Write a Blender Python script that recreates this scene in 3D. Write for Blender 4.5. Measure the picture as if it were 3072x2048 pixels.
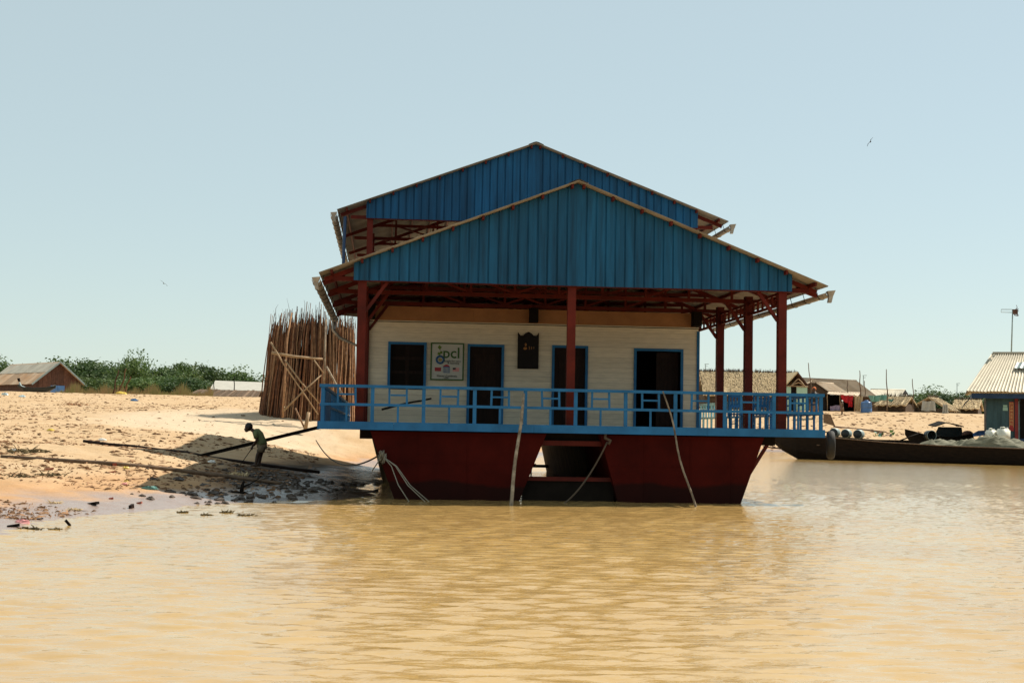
import bpy, bmesh, math, random
import numpy as np
from mathutils import Vector, Matrix, Euler

sc = bpy.context.scene
for o in list(bpy.data.objects): bpy.data.objects.remove(o)
R = math.radians
random.seed(7)
# ---------------------------------------------------------------- camera (50 mm lens from a small boat on the water)
CAM = Vector((-4.139, -31.5225, 1.5034)); YAW, PIT, ROL = .0869, .0635, .0174
fw = Vector((math.sin(YAW)*math.cos(PIT), math.cos(YAW)*math.cos(PIT), math.sin(PIT)))
rt = Vector((math.cos(YAW), -math.sin(YAW), 0)); up = rt.cross(fw)
r2 = rt*math.cos(ROL)+up*math.sin(ROL); u2 = up*math.cos(ROL)-rt*math.sin(ROL)
cam = bpy.data.objects.new('camera', bpy.data.cameras.new('camera')); sc.collection.objects.link(cam)
cam.matrix_world = Matrix(((r2.x, u2.x, -fw.x, CAM.x), (r2.y, u2.y, -fw.y, CAM.y), (r2.z, u2.z, -fw.z, CAM.z), (0, 0, 0, 1)))
cam.data.lens = 50; cam.data.sensor_width = 36; cam.data.clip_start = .2; cam.data.clip_end = 9000
sc.camera = cam
# ---------------------------------------------------------------- sky, sun, exposure
SUN = Vector((.75, .35, 1.0)).normalized()                 # towards the sun: behind the house, on the right, high
world = bpy.data.worlds.new('World'); sc.world = world; world.use_nodes = True
wn = world.node_tree.nodes; wl = world.node_tree.links
bg = wn['Background']; sky = wn.new('ShaderNodeTexSky'); sky.sky_type = 'NISHITA'; sky.sun_disc = False
sky.sun_elevation = math.asin(SUN.z); sky.sun_rotation = math.atan2(SUN.x, SUN.y)
sky.altitude = 0; sky.air_density = 1.0; sky.dust_density = .3; sky.ozone_density = 1.0
hz = wn.new('ShaderNodeMix'); hz.data_type = 'RGBA'; hz.inputs[0].default_value = .60; hz.inputs[7].default_value = (5.65, 6.7, 6.3, 1)   # thin even haze over the whole sky
wl.new(sky.outputs[0], hz.inputs[6]); wl.new(hz.outputs[2], bg.inputs[0]); bg.inputs[1].default_value = .086
sl = bpy.data.lights.new('sun', 'SUN'); sl.energy = 5.0; sl.angle = R(.53); sl.color = (1, .93, .80)
so = bpy.data.objects.new('sun', sl); sc.collection.objects.link(so); so.rotation_euler = SUN.to_track_quat('Z', 'Y').to_euler()
sc.view_settings.view_transform = 'Standard'; sc.view_settings.look = 'None'; sc.view_settings.gamma = 1; sc.view_settings.exposure = .47
sc.view_settings.use_curve_mapping = False

# ---------------------------------------------------------------- materials
MATS = {}
def mat(name, col, rough=.7, var=.25, scale=3.0, rnd=.12, metal=0, bump=0, bscale=20, stretch=(1, 1, 1), col2=None, spec=.35, trans=0):
    if name in MATS: return MATS[name]
    m = bpy.data.materials.new(name); m.use_nodes = True; n = m.node_tree.nodes; l = m.node_tree.links
    b = n['Principled BSDF']; b.inputs['Roughness'].default_value = rough; b.inputs['Metallic'].default_value = metal
    b.inputs['Specular IOR Level'].default_value = spec
    geo = n.new('ShaderNodeNewGeometry'); mp = n.new('ShaderNodeMapping'); mp.inputs['Scale'].default_value = stretch
    l.new(geo.outputs['Position'], mp.inputs[0])
    nt = n.new('ShaderNodeTexNoise'); nt.inputs['Scale'].default_value = scale; nt.inputs['Detail'].default_value = 6; nt.inputs['Roughness'].default_value = .62
    l.new(mp.outputs[0], nt.inputs['Vector'])
    rp = n.new('ShaderNodeValToRGB'); e = rp.color_ramp.elements; e[0].position = .3; e[1].position = .7
    c2 = col2 or tuple(min(1, c*(1+var)) for c in col); c1 = tuple(c*(1-var) for c in col) if col2 is None else col
    e[0].color = (*c1, 1); e[1].color = (*c2, 1); l.new(nt.outputs[0], rp.inputs[0])
    oi = n.new('ShaderNodeObjectInfo'); mr = n.new('ShaderNodeMapRange'); mr.inputs[3].default_value = 1-rnd; mr.inputs[4].default_value = 1+rnd
    l.new(oi.outputs['Random'], mr.inputs[0])
    mx = n.new('ShaderNodeMix'); mx.data_type = 'RGBA'; mx.blend_type = 'MULTIPLY'; mx.inputs[0].default_value = 1
    cb = n.new('ShaderNodeCombineColor'); [l.new(mr.outputs[0], cb.inputs[i]) for i in range(3)]
    l.new(rp.outputs[0], mx.inputs[6]); l.new(cb.outputs[0], mx.inputs[7]); l.new(mx.outputs[2], b.inputs['Base Color'])
    if bump:
        n2 = n.new('ShaderNodeTexNoise'); n2.inputs['Scale'].default_value = bscale; n2.inputs['Detail'].default_value = 4
        l.new(mp.outputs[0], n2.inputs['Vector']); bp = n.new('ShaderNodeBump'); bp.inputs['Strength'].default_value = bump; bp.inputs['Distance'].default_value = .02
        l.new(n2.outputs[0], bp.inputs['Height']); l.new(bp.outputs[0], b.inputs['Normal'])
    if trans:
        td = n.new('ShaderNodeBsdfTranslucent'); l.new(mx.outputs[2], td.inputs[0]); ms = n.new('ShaderNodeMixShader'); ms.inputs[0].default_value = trans
        l.new(b.outputs[0], ms.inputs[1]); l.new(td.outputs[0], ms.inputs[2]); l.new(ms.outputs[0], n['Material Output'].inputs[0])
    m['bsdf'] = b.name; m['col'] = mx.name
    MATS[name] = m; return m
def M(k): return MATS[k]
mat('blue_paint', (.018, .128, .295), .5, .25, 2.2, .08, bump=.15, bscale=30, spec=.2)
mat('pale_blue', (.25, .52, .62), .5, .15, 2, .06)
mat('gable_blue', (.006, .070, .155), .5, .42, 2.6, .16, spec=.2, stretch=(3, 3, .22))
mat('deep_gable_blue', (.004, .060, .148), .5, .42, 2.6, .16, spec=.2, stretch=(3, 3, .22))
mat('red_paint', (.088, .0100, .0050), .55, .35, 2.0, .15, bump=.1, spec=.15)
mat('hull_red', (.052, .0042, .0024), .75, .35, 1.1, .0, bump=.12, bscale=6, spec=.07)
mat('galvanised_sheet', (.27, .24, .20), .55, .25, 1.6, .10, metal=.2)
mat('gutter_metal', (.30, .27, .23), .45, .35, 4, .05, metal=.4)
mat('white_plank', (.68, .61, .47), .65, .12, 3, .075, stretch=(1, 1, 6), bump=.08)
mat('tan_board', (.33, .152, .058), .6, .18, 2.5, .05)
mat('dark_wood', (.016, .008, .0055), .6, .4, 4, .2, stretch=(4, 4, 1), spec=.12)
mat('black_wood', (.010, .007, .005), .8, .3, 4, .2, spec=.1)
mat('weathered_wood', (.16, .10, .06), .75, .4, 5, .2, stretch=(1, 1, 1), bump=.3)
mat('boat_wood', (.013, .0075, .0045), .75, .45, 2.5, .12, stretch=(1, 1, 5), bump=.2, bscale=8, spec=.12)
mat('pale_wood', (.32, .21, .115), .7, .3, 4, .2, bump=.2)
mat('bamboo_pole', (.085, .05, .028), .7, .55, 5, .15, col2=(.40, .31, .21), bump=.2)
mat('old_hull', (.030, .018, .009), .85, .5, 3, .1, stretch=(3, 3, .3), col2=(.15, .094, .048), spec=.05)
mat('wet_mud', (.050, .035, .025), .55, .4, 5, .2, spec=.3)
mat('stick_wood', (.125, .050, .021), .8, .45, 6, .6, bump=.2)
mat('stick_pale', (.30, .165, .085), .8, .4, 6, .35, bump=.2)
mat('rope', (.28, .25, .19), .9, .25, 40, .1, bump=.4, bscale=120)
mat('dark_rope', (.08, .055, .035), .9, .25, 40, .1)
mat('rubber', (.020, .018, .016), .75, .35, 6, .05, bump=.1)
mat('sign_white', (.46, .46, .41), .5, .05, 3, 0)
mat('sign_green', (.035, .10, .02), .5, .1, 3, 0)
mat('leaf_green', (.10, .17, .02), .5, .1, 3, 0)
mat('sign_blue', (.02, .09, .22), .5, .1, 3, 0)
mat('sign_red', (.30, .02, .03), .5, .1, 3, 0)
mat('sign_gold', (.35, .24, .05), .5, .1, 3, 0)
mat('sign_black', (.01, .012, .01), .5, .1, 3, 0)
mat('carved_board', (.005, .003, .0025), .8, .3, 6, 0)
mat('gold_paint', (.30, .13, .03), .4, .2, 6, 0)
mat('brass', (.45, .32, .12), .3, .1, 6, 0, metal=.9)
mat('skin', (.055, .028, .016), .55, .12, 8, .05)
mat('hair', (.008, .006, .005), .5, .2, 8, 0)
mat('olive_shirt', (.115, .135, .058), .85, .15, 6, 0, bump=.2)
mat('khaki_shorts', (.16, .12, .075), .85, .15, 6, 0, bump=.2)
mat('thatch', (.40, .28, .14), .9, .45, 5, .2, col2=(.66, .51, .31), bump=.4, bscale=14)
mat('thatch_dark', (.09, .055, .03), .9, .4, 5, .2)
mat('woven_wall', (.10, .065, .04), .9, .35, 4, .15, bump=.3)
mat('rusty_sheet', (.40, .225, .115), .7, .35, .8, .2, col2=(.50, .38, .27), stretch=(1, 1, .5), metal=.05)
mat('grey_sheet', (.42, .38, .31), .6, .2, 1.0, .08, metal=.15)
mat('brown_sheet', (.36, .25, .155), .65, .25, .8, .10, metal=.05, col2=(.46, .36, .26))
mat('pale_sheet', (.44, .385, .29), .55, .16, .9, .05, metal=.15)
mat('plank_red_brown', (.11, .05, .032), .8, .35, 3, .25)
mat('door_blue', (.10, .22, .46), .6, .2, 2, .05)
mat('navy_paint', (.015, .045, .11), .55, .3, 2, .05)
mat('teal_plank', (.045, .085, .09), .7, .35, 2.5, .15, stretch=(1, 1, .2))
mat('post_red', (.22, .02, .015), .5, .2, 3, .05)
mat('banner_red', (.34, .025, .02), .5, .15, 3, 0)
mat('banner_gold', (.75, .42, .14), .5, .1, 3, 0)
mat('mint_panel', (.38, .55, .42), .6, .1, 2, .06)
mat('red_cloth', (.50, .015, .02), .8, .3, 3, .1)
mat('tan_mat', (.50, .36, .20), .85, .2, 3, .05)
mat('white_tarp', (.40, .375, .32), .6, .12, 1.5, .05)
mat('teal_tarp', (.16, .32, .25), .55, .25, 2, .1)
mat('grey_canvas', (.15, .14, .09), .8, .25, 3, .05)
mat('lilac_cloth', (.33, .25, .33), .8, .2, 3, .05)
mat('drum_blue', (.09, .18, .36), .4, .15, 2, .0)
mat('white_plastic', (.80, .77, .66), .4, .06, 3, .03, trans=.15)
mat('dark_plastic', (.018, .022, .022), .35, .25, 3, .05)
mat('barrel_grey', (.22, .27, .26), .5, .2, 3, .1)
mat('blue_tarp', (.10, .20, .42), .4, .3, 3, .1)
mat('orange_cloth', (.48, .12, .03), .8, .2, 4, 0)
mat('patterned_dress', (.10, .05, .035), .8, .4, 9, 0, col2=(.30, .20, .13))
mat('pink_cloth', (.45, .22, .22), .8, .2, 4, 0)
mat('bark', (.12, .085, .055), .9, .3, 6, .15, bump=.4)
mat('foliage', (.045, .095, .018), .6, .5, .55, .22, col2=(.11, .148, .048), trans=.35)
mat('foliage_dark', (.025, .058, .016), .6, .4, .55, .2, col2=(.06, .10, .025), trans=.3)
mat('dry_grass', (.34, .20, .11), .9, .35, .35, .1, col2=(.16, .21, .055), trans=.3)
mat('clod', (.17, .095, .05), .9, .4, 5, .3, spec=.1)
mat('leaf_litter', (.20, .095, .045), .9, .5, 3, .3, col2=(.34, .19, .095))
mat('weed', (.11, .08, .035), .9, .4, 6, .2)
mat('plastic_white', (.72, .70, .66), .35, .1, 4, .05)
mat('plastic_yellow', (.62, .45, .08), .4, .1, 4, .05)
mat('plastic_pink', (.60, .25, .24), .4, .1, 4, .05)
mat('plastic_teal', (.10, .22, .19), .4, .2, 4, .05)
mat('plastic_pale_blue', (.42, .56, .62), .4, .1, 4, .05)
mat('brick_red', (.28, .06, .03), .8, .2, 6, .1)
mat('bird_brown', (.05, .038, .028), .7, .2, 6, 0)
mat('black_feather', (.01, .01, .012), .6, .2, 6, 0)

# ---------------------------------------------------------------- helpers
def PIXEL_POINT(u, v, Y):
    """point at depth Y seen at image pixel u, v (3072 x 2048)"""
    d = fw+r2*((u-1536)/4266.67)-u2*((v-1024)/4266.67); return CAM+d*((Y-CAM.y)/d.y)
COL = sc.collection; WM = {}
I4 = Matrix.Identity(4)
def place(o, parent, m=I4, local=False):
    if o.name not in COL.objects: COL.objects.link(o)
    if parent is not None:
        o.parent = parent
        o.matrix_parent_inverse = I4.copy() if local else WM[parent.name].inverted()
        WM[o.name] = (WM[parent.name] @ m) if local else m.copy()
    else: WM[o.name] = m.copy()
    o.matrix_basis = m
    return o
def tag(o, label=None, cat=None, group=None, kind=None):
    if label: o['label'] = label
    if cat: o['category'] = cat
    if group: o['group'] = group
    if kind: o['kind'] = kind
    return o
def thing(name, label, cat, loc=(0, 0, 0), rotz=0, group=None):
    o = bpy.data.objects.new(name, None); o.empty_display_size = .3
    place(o, None, Matrix.Translation(loc) @ Matrix.Rotation(rotz, 4, 'Z'))
    return tag(o, label, cat, group)
def frame(p, q, hint=(0, 0, 1)):
    p = Vector(p); q = Vector(q); d = (q-p); L = d.length; d = d/L
    h = Vector(hint)
    if abs(d.dot(h.normalized())) > .98: h = Vector((0, 1, 0)) if abs(d.y) < .9 else Vector((1, 0, 0))
    s = h.cross(d).normalized(); t = d.cross(s)
    return p, d, s, t, L
class MB:
    def __init__(s): s.v = []; s.f = []; s.mi = []; s.m = 0
    def add(s, vs, fs):
        k = len(s.v); s.v += [tuple(v) for v in vs]; s.f += [tuple(i+k for i in f) for f in fs]; s.mi += [s.m]*len(fs); return s
    def box(s, lo, hi):
        x0, y0, z0 = lo; x1, y1, z1 = hi
        return s.add([(x0, y0, z0), (x1, y0, z0), (x1, y1, z0), (x0, y1, z0), (x0, y0, z1), (x1, y0, z1), (x1, y1, z1), (x0, y1, z1)],
                     [(0, 3, 2, 1), (4, 5, 6, 7), (0, 1, 5, 4), (1, 2, 6, 5), (2, 3, 7, 6), (3, 0, 4, 7)])
    def bar(s, p, q, w, h, hint=(0, 0, 1)):
        p, d, a, t, L = frame(p, q, hint); q = p+d*L; vs = []
        for c in (p, q):
            for u, v in ((-1, -1), (1, -1), (1, 1), (-1, 1)): vs.append(c+a*(u*w/2)+t*(v*h/2))
        return s.add(vs, [(3, 2, 1, 0), (4, 5, 6, 7), (0, 1, 5, 4), (1, 2, 6, 5), (2, 3, 7, 6), (3, 0, 4, 7)])
    def tube(s, pts, rad, n=8, cap=True, round_end=False):
        pts = [Vector(p) for p in pts]
        if not hasattr(rad, '__len__'): rad = [rad]*len(pts)
        rad = list(rad)
        if round_end:
            d0 = (pts[0]-pts[1]).normalized(); d1 = (pts[-1]-pts[-2]).normalized(); a, b = rad[0], rad[-1]
            A = [pts[0]+d0*a*c for c in (.98, .8, .45)]; B = [pts[-1]+d1*b*c for c in (.45, .8, .98)]
            pts = A+pts+B; rad = [a*.15, a*.6, a*.9]+rad+[b*.9, b*.6, b*.15]
        k = len(s.v); ref = None
        for i, p in enumerate(pts):
            d = (pts[min(i+1, len(pts)-1)]-pts[max(i-1, 0)]).normalized()
            if ref is None: ref = d.orthogonal().normalized()
            a = (ref-d*ref.dot(d)).normalized(); b = d.cross(a); ref = a
            for j in range(n):
                t = 2*math.pi*j/n; s.v.append(tuple(p+(a*math.cos(t)+b*math.sin(t))*rad[i]))
        for i in range(len(pts)-1):
            for j in range(n):
                s.f.append((k+i*n+j, k+i*n+(j+1) % n, k+(i+1)*n+(j+1) % n, k+(i+1)*n+j)); s.mi.append(s.m)
        if cap:
            s.f.append(tuple(k+j for j in reversed(range(n)))); s.f.append(tuple(k+(len(pts)-1)*n+j for j in range(n))); s.mi += [s.m]*2
        return s
    def lathe(s, prof, n=16, c=(0, 0, 0), axis='z'):
        k = len(s.v)
        for r, z in prof:
            for j in range(n):
                t = 2*math.pi*j/n; x, y = r*math.cos(t), r*math.sin(t)
                p = (x, y, z) if axis == 'z' else ((z, x, y) if axis == 'x' else (x, z, y))
                s.v.append((p[0]+c[0], p[1]+c[1], p[2]+c[2]))
        for i in range(len(prof)-1):
            for j in range(n):
                s.f.append((k+i*n+j, k+i*n+(j+1) % n, k+(i+1)*n+(j+1) % n, k+(i+1)*n+j)); s.mi.append(s.m)
        return s
    def ball(s, c, r, n=10, sx=1, sy=1, sz=1):
        pr = [(max(1e-3, math.sin(math.pi*i/n)), -math.cos(math.pi*i/n)) for i in range(n+1)]
        k = len(s.v); s.lathe(pr, n+2)
        for i in range(k, len(s.v)):
            x, y, z = s.v[i]; s.v[i] = (c[0]+x*r*sx, c[1]+y*r*sy, c[2]+z*r*sz)
        return s
    def lump(s, c, sx, sy, sz, rng):
        a = rng.random()*6.28; ca, sa = math.cos(a), math.sin(a); o = []
        for ring, (rr, z) in enumerate(((1, -.25), (.85, .45), (.38, 1.0))):
            ox, oy = (0, 0) if not ring else (rng.uniform(-.2, .2), rng.uniform(-.2, .2))
            for k in range(5):
                t = 1.2566*k+.5*ring; j = rr*(.7+.6*rng.random()); x, y = (ox+math.cos(t)*j)*sx, (oy+math.sin(t)*j)*sy
                o.append((c[0]+x*ca-y*sa, c[1]+x*sa+y*ca, c[2]+z*sz*(.6+.6*rng.random())))
        fs = [(r*5+k, r*5+(k+1) % 5, r*5+5+(k+1) % 5, r*5+5+k) for r in (0, 1) for k in range(5)]+[(10, 11, 12, 13, 14)]
        return s.add(o, fs)
    def mesh(s, name, mats, smooth=False):
        me = bpy.data.meshes.new(name); me.from_pydata(s.v, [], s.f)
        for m in (mats if isinstance(mats, (list, tuple)) else [mats]): me.materials.append(M(m))
        if any(s.mi): me.polygons.foreach_set('material_index', s.mi)
        if smooth: me.polygons.foreach_set('use_smooth', [True]*len(s.f))
        me.update(); return me
    def build(s, name, mats, parent=None, smooth=False, m=I4, local=False):
        return place(bpy.data.objects.new(name, s.mesh(name, mats, smooth)), parent, m, local)
_cube = {}
def cube(matname):
    if matname not in _cube: _cube[matname] = MB().box((-.5, -.5, -.5), (.5, .5, .5)).mesh('block', matname)
    return _cube[matname]
def block(name, parent, matname, lo, hi, local=False):
    o = bpy.data.objects.new(name, cube(matname)); lo = Vector(lo); hi = Vector(hi); d = hi-lo
    return place(o, parent, Matrix.Translation((lo+hi)/2) @ Matrix.Diagonal((d.x, d.y, d.z, 1)), local)
def beam(name, parent, matname, p, q, w, h, hint=(0, 0, 1), local=False):
    p, d, a, t, L = frame(p, q, hint); c = p+d*(L/2)
    m = Matrix(((d.x*L, a.x*w, t.x*h, c.x), (d.y*L, a.y*w, t.y*h, c.y), (d.z*L, a.z*w, t.z*h, c.z), (0, 0, 0, 1)))
    return place(bpy.data.objects.new(name, cube(matname)), parent, m, local)
_rod = {}
def rod(name, parent, matname, p, q, r0, r1=None, local=False, variant=0, bend=.012):
    r1 = r0 if r1 is None else r1; key = (matname, variant, round(r1/r0, 1), bend)
    if key not in _rod:
        g = random.Random(variant*13+5); b = MB(); k = r1/r0
        o1 = [(g.uniform(-1, 1), g.uniform(-1, 1)) for _ in range(4)]
        pts = [(0, 0)]+[(o1[i][0]*bend/.02, o1[i][1]*bend/.02) for i in range(4)]+[(0, 0)]
        vs = [(pts[i][0]+(1-(1-k)*i/5)*math.cos(j*math.pi/3), pts[i][1]+(1-(1-k)*i/5)*math.sin(j*math.pi/3), i/5) for i in range(6) for j in range(6)]
        b.add(vs, [(i*6+j, i*6+(j+1) % 6, i*6+6+(j+1) % 6, i*6+6+j) for i in range(5) for j in range(6)]+[(5, 4, 3, 2, 1, 0), (30, 31, 32, 33, 34, 35)]); _rod[key] = b.mesh('rod', matname, True)
    p, d, a, t, L = frame(p, q)
    m = Matrix(((a.x*r0, t.x*r0, d.x*L, p.x), (a.y*r0, t.y*r0, d.y*L, p.y), (a.z*r0, t.z*r0, d.z*L, p.z), (0, 0, 0, 1)))
    return place(bpy.data.objects.new(name, _rod[key]), parent, m, local)
def text_mesh(name, s, size, matname, parent, m, align='CENTER'):
    cu = bpy.data.curves.new('txt', 'FONT'); cu.body = s; cu.size = size; cu.extrude = .003; cu.offset = size*.012 if name == 'letters' else 0; cu.align_x = align; cu.align_y = 'CENTER'; cu.resolution_u = 3
    ob = bpy.data.objects.new('txt', cu); COL.objects.link(ob); dg = bpy.context.evaluated_depsgraph_get()
    me = bpy.data.meshes.new_from_object(ob.evaluated_get(dg)); bpy.data.objects.remove(ob); bpy.data.curves.remove(cu)
    me.materials.clear(); me.materials.append(M(matname))
    return place(bpy.data.objects.new(name, me), parent, m)
def sag(p, q, drop, n=14):
    p = Vector(p); q = Vector(q); return [p.lerp(q, i/n)-Vector((0, 0, drop*4*(i/n)*(1-i/n))) for i in range(n+1)]

# ---------------------------------------------------------------- terrain height (metres above the water)
CP = [(-9.9,-20,0),(-9.52,-10.8,0),(-9.12,-7.2,0),(-8.1,-5,0),(-6.6,-2.6,0),(-4.7,-.4,0),(-3.9,4,0),(-3.8,10.3,0),(-3.8,17,0),(-4.0,23,0),(-6.2,5,.08),(-6.0,12,.13),(-6.1,18,.20),(-5.1,3,.05),(-5.0,9,.07),(-5.0,16,.10),(-5.2,21,.14),
 (-4.64,28.5,0),(0,40,0),(5.8,62,0),(18,92,0),(34.7,108,0),(70,112,0),(120,116,0),(-11,-32,0),(-16,-60,0),
 (-6,-12,-.35),(-6,-7,-.3),(-3.4,-4.5,-.35),(-1.4,3,-.4),(-1.2,15,-.4),(-1.2,24,-.4),(4,35,-.5),(12,60,-.6),(24,88,-.6),(38,98,-.6),(80,102,-.6),
 (10,0,-1.5),(0,-20,-1.5),(20,40,-1.5),(60,70,-1.6),(-2,-30,-1.5),(0,10,-.9),(100,60,-1.6),(60,0,-1.6),(40,-30,-1.6),
 (-9.2,-2.1,.25),(-8.1,12.7,.30),(-10.9,6.1,.87),(-10.5,21,1.18),(-8.8,33.5,1.95),(-11,33.5,1.98),(-12.2,-1.5,.40),(-16.3,13.5,.98),
 (-23,38.5,2.05),(-35.7,85.5,4.0),(-13.6,23.5,1.36),(-17.9,48.5,2.4),(-24.3,85.5,3.95),(-9.7,20.5,1.05),(-12.7,48.5,2.6),(-16.7,85.5,3.85),
 (-6.3,34.2,1.95),(-6.4,31,1.0),(-7.1,48.5,2.4),(-8.5,85.5,3.7),(7.4,80.5,1.3),(9.7,103.5,3.5),(41.6,133.5,4.45),(55.6,133.5,4.45),(65,133.5,4.45),(31.8,133.5,4.45),
 (41,121,2.3),(56,122,2.3),(72,124,2.4),(26,112,1.6),
 (-60,110,4.2),(-60,60,3.2),(-60,20,2.0),(-60,-10,1.2),(-35,110,4.0),(-15,115,3.9),(10,130,4.1),(41,160,4.4),(80,160,4.4),(120,135,4.4),(120,160,4.4),(-60,160,4.0),(0,160,4.1),
 (-25,-5,.8),(-40,30,2.0),(-30,60,2.9)]
_cp = np.array(CP, float)
def _tps(r2): return np.where(r2 > 0, .5*r2*np.log(np.maximum(r2, 1e-12)), 0)
_n = len(_cp); _S = 30.0
_P = _cp[:, :2]/_S
_K = _tps(((_P[:, None]-_P[None])**2).sum(-1)) + np.eye(_n)*2e-3
_A = np.zeros((_n+3, _n+3)); _A[:_n, :_n] = _K; _A[:_n, _n] = 1; _A[:_n, _n+1:] = _P; _A[_n, :_n] = 1; _A[_n+1:, :_n] = _P.T
_w = np.linalg.solve(_A, np.concatenate([_cp[:, 2], np.zeros(3)]))
def base_height(x, y):
    x = np.clip(np.asarray(x, float), -60, 120)/_S; y = np.clip(np.asarray(y, float), -32, 160)/_S
    z = _w[_n] + _w[_n+1]*x + _w[_n+2]*y
    for i in range(_n):
        z = z + _w[i]*_tps((x-_P[i, 0])**2 + (y-_P[i, 1])**2)
    return np.clip(z, -1.8, 4.7)
_tab = np.random.RandomState(5).rand(256, 256)
def vnoise(x, y):
    xi = np.floor(x).astype(int); yi = np.floor(y).astype(int); fx = x-xi; fy = y-yi
    fx = fx*fx*(3-2*fx); fy = fy*fy*(3-2*fy)
    g = lambda a, b: _tab[a & 255, b & 255]
    return (g(xi, yi)*(1-fx)+g(xi+1, yi)*fx)*(1-fy)+(g(xi, yi+1)*(1-fx)+g(xi+1, yi+1)*fx)*fy
def fbm(x, y, s, o=4):
    v = 0; a = .5
    for k in range(o):
        v = v + a*(vnoise(x*s+17*k, y*s+31*k)-.5); s *= 2.03; a *= .5
    return v
def height(x, y):
    x = np.asarray(x, float); y = np.asarray(y, float)
    b = base_height(x, y)
    on = np.clip((b+.25)/.5, 0, 1)
    wet = np.exp(-((x+6.2)/1.8)**2-((y-3)/8.0)**2)          # trampled mud flat beside the hull
    rough = fbm(x, y, .35, 5)*.16 + np.maximum(fbm(x+9, y, 1.3, 3), 0)*.16 + fbm(x, y*1.0, 3.4, 3)*.085
    z = b + on*rough + wet*(fbm(x+3, y+8, 1.6, 3)*.17-.035)
    z = z + .12*np.exp(-(((x+10.4)/1.7)**2+((y-10.5)/2.6)**2)) 
    return z

# ---------------------------------------------------------------- ground and water sheets
def spaced(segs):
    a = [segs[0][0]]
    for lo, hi, st0, st1 in segs:
        x = lo
        while x < hi-1e-6:
            t = (x-lo)/(hi-lo); x = min(hi, x+st0*(st1/st0)**t); a.append(x)
    return np.array(a)
def grid_object(name, xs, ys, zf, matname):
    X, Y = np.meshgrid(xs, ys); Z = zf(X, Y); nx, ny = len(xs), len(ys)
    co = np.stack([X, Y, Z], -1).reshape(-1, 3).astype(np.float32)
    i = (np.arange(ny-1)[:, None]*nx+np.arange(nx-1)[None]).reshape(-1)
    f = np.stack([i, i+1, i+nx+1, i+nx], 1).astype(np.int32)
    me = bpy.data.meshes.new(name); me.vertices.add(len(co)); me.vertices.foreach_set('co', co.ravel())
    me.loops.add(f.size); me.loops.foreach_set('vertex_index', f.ravel()); me.polygons.add(len(f))
    me.polygons.foreach_set('loop_start', np.arange(0, f.size, 4, dtype=np.int32))
    me.polygons.foreach_set('use_smooth', np.ones(len(f), bool)); me.update(calc_edges=True); me.validate()
    me.materials.append(M(matname)); return place(bpy.data.objects.new(name, me), None)
# sand: dry tan silt, pale dusty patch round the sticks, wet band along the water
m = mat('sand', (.41, .272, .150), .95, .16, .9, 0, col2=(.50, .360, .225), spec=.1); n = m.node_tree.nodes; l = m.node_tree.links
b = n[m['bsdf']]; mx = n[m['col']]; geo = n['Geometry']; sx = n.new('ShaderNodeSeparateXYZ'); l.new(geo.outputs['Position'], sx.inputs[0])
def math_node(op, a, bb=None):
    q = n.new('ShaderNodeMath'); q.operation = op
    for i, v in enumerate((a, bb)):
        if v is None: continue
        if isinstance(v, (int, float)): q.inputs[i].default_value = v
        else: l.new(v, q.inputs[i])
    return q.outputs[0]
def ramp(v, a, c):
    q = n.new('ShaderNodeMapRange'); q.interpolation_type = 'SMOOTHSTEP'; q.inputs[1].default_value = a; q.inputs[2].default_value = c; l.new(v, q.inputs[0]); return q.outputs[0]
nz = n.new('ShaderNodeTexNoise'); nz.inputs['Scale'].default_value = .8; nz.inputs['Detail'].default_value = 5; l.new(geo.outputs['Position'], nz.inputs['Vector'])
zz = math_node('ADD', sx.outputs[2], math_node('MULTIPLY', math_node('SUBTRACT', nz.outputs[0], .5), .35))
wet = math_node('SUBTRACT', 1.0, ramp(zz, .10, .27))
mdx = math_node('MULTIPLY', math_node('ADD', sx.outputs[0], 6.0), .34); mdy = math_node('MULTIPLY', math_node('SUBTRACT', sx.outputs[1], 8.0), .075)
silt_shade = math_node('SUBTRACT', 1.0, ramp(math_node('ADD', math_node('ADD', math_node('MULTIPLY', mdx, mdx), math_node('MULTIPLY', mdy, mdy)), math_node('MULTIPLY', nz.outputs[0], .7)), .75, 1.35))  # dark wet mud, with the shade beside the house also put into its colour
damp = math_node('SUBTRACT', 1.0, ramp(zz, .25, .6))
dx = math_node('MULTIPLY', math_node('ADD', sx.outputs[0], 11.5), .16); dy = math_node('MULTIPLY', math_node('SUBTRACT', sx.outputs[1], 30.5), .13)
rr = math_node('ADD', math_node('MULTIPLY', dx, dx), math_node('MULTIPLY', dy, dy))
pale = math_node('SUBTRACT', 1.0, ramp(math_node('ADD', rr, math_node('MULTIPLY', nz.outputs[0], .8)), .5, 1.5))
def over(base, fac, col, mode='MIX'):
    q = n.new('ShaderNodeMix'); q.data_type = 'RGBA'; q.blend_type = mode; l.new(fac, q.inputs[0]); l.new(base, q.inputs[6]); q.inputs[7].default_value = (*col, 1); return q.outputs[2]
c = over(mx.outputs[2], damp, (.96, .82, .72), 'MULTIPLY')
c = over(c, math_node('MULTIPLY', pale, .7), (.53, .43, .315))
fine = n.new('ShaderNodeTexNoise'); fine.inputs['Scale'].default_value = 7; fine.inputs['Detail'].default_value = 6; fine.inputs['Roughness'].default_value = .7; l.new(geo.outputs['Position'], fine.inputs['Vector'])
c = over(c, math_node('MULTIPLY', ramp(fine.outputs[0], .56, .72), .55), (.22, .12, .055))
c = over(c, wet, (.30, .215, .175))
c = over(c, silt_shade, (.085, .060, .042))
l.new(c, b.inputs['Base Color'])
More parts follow.
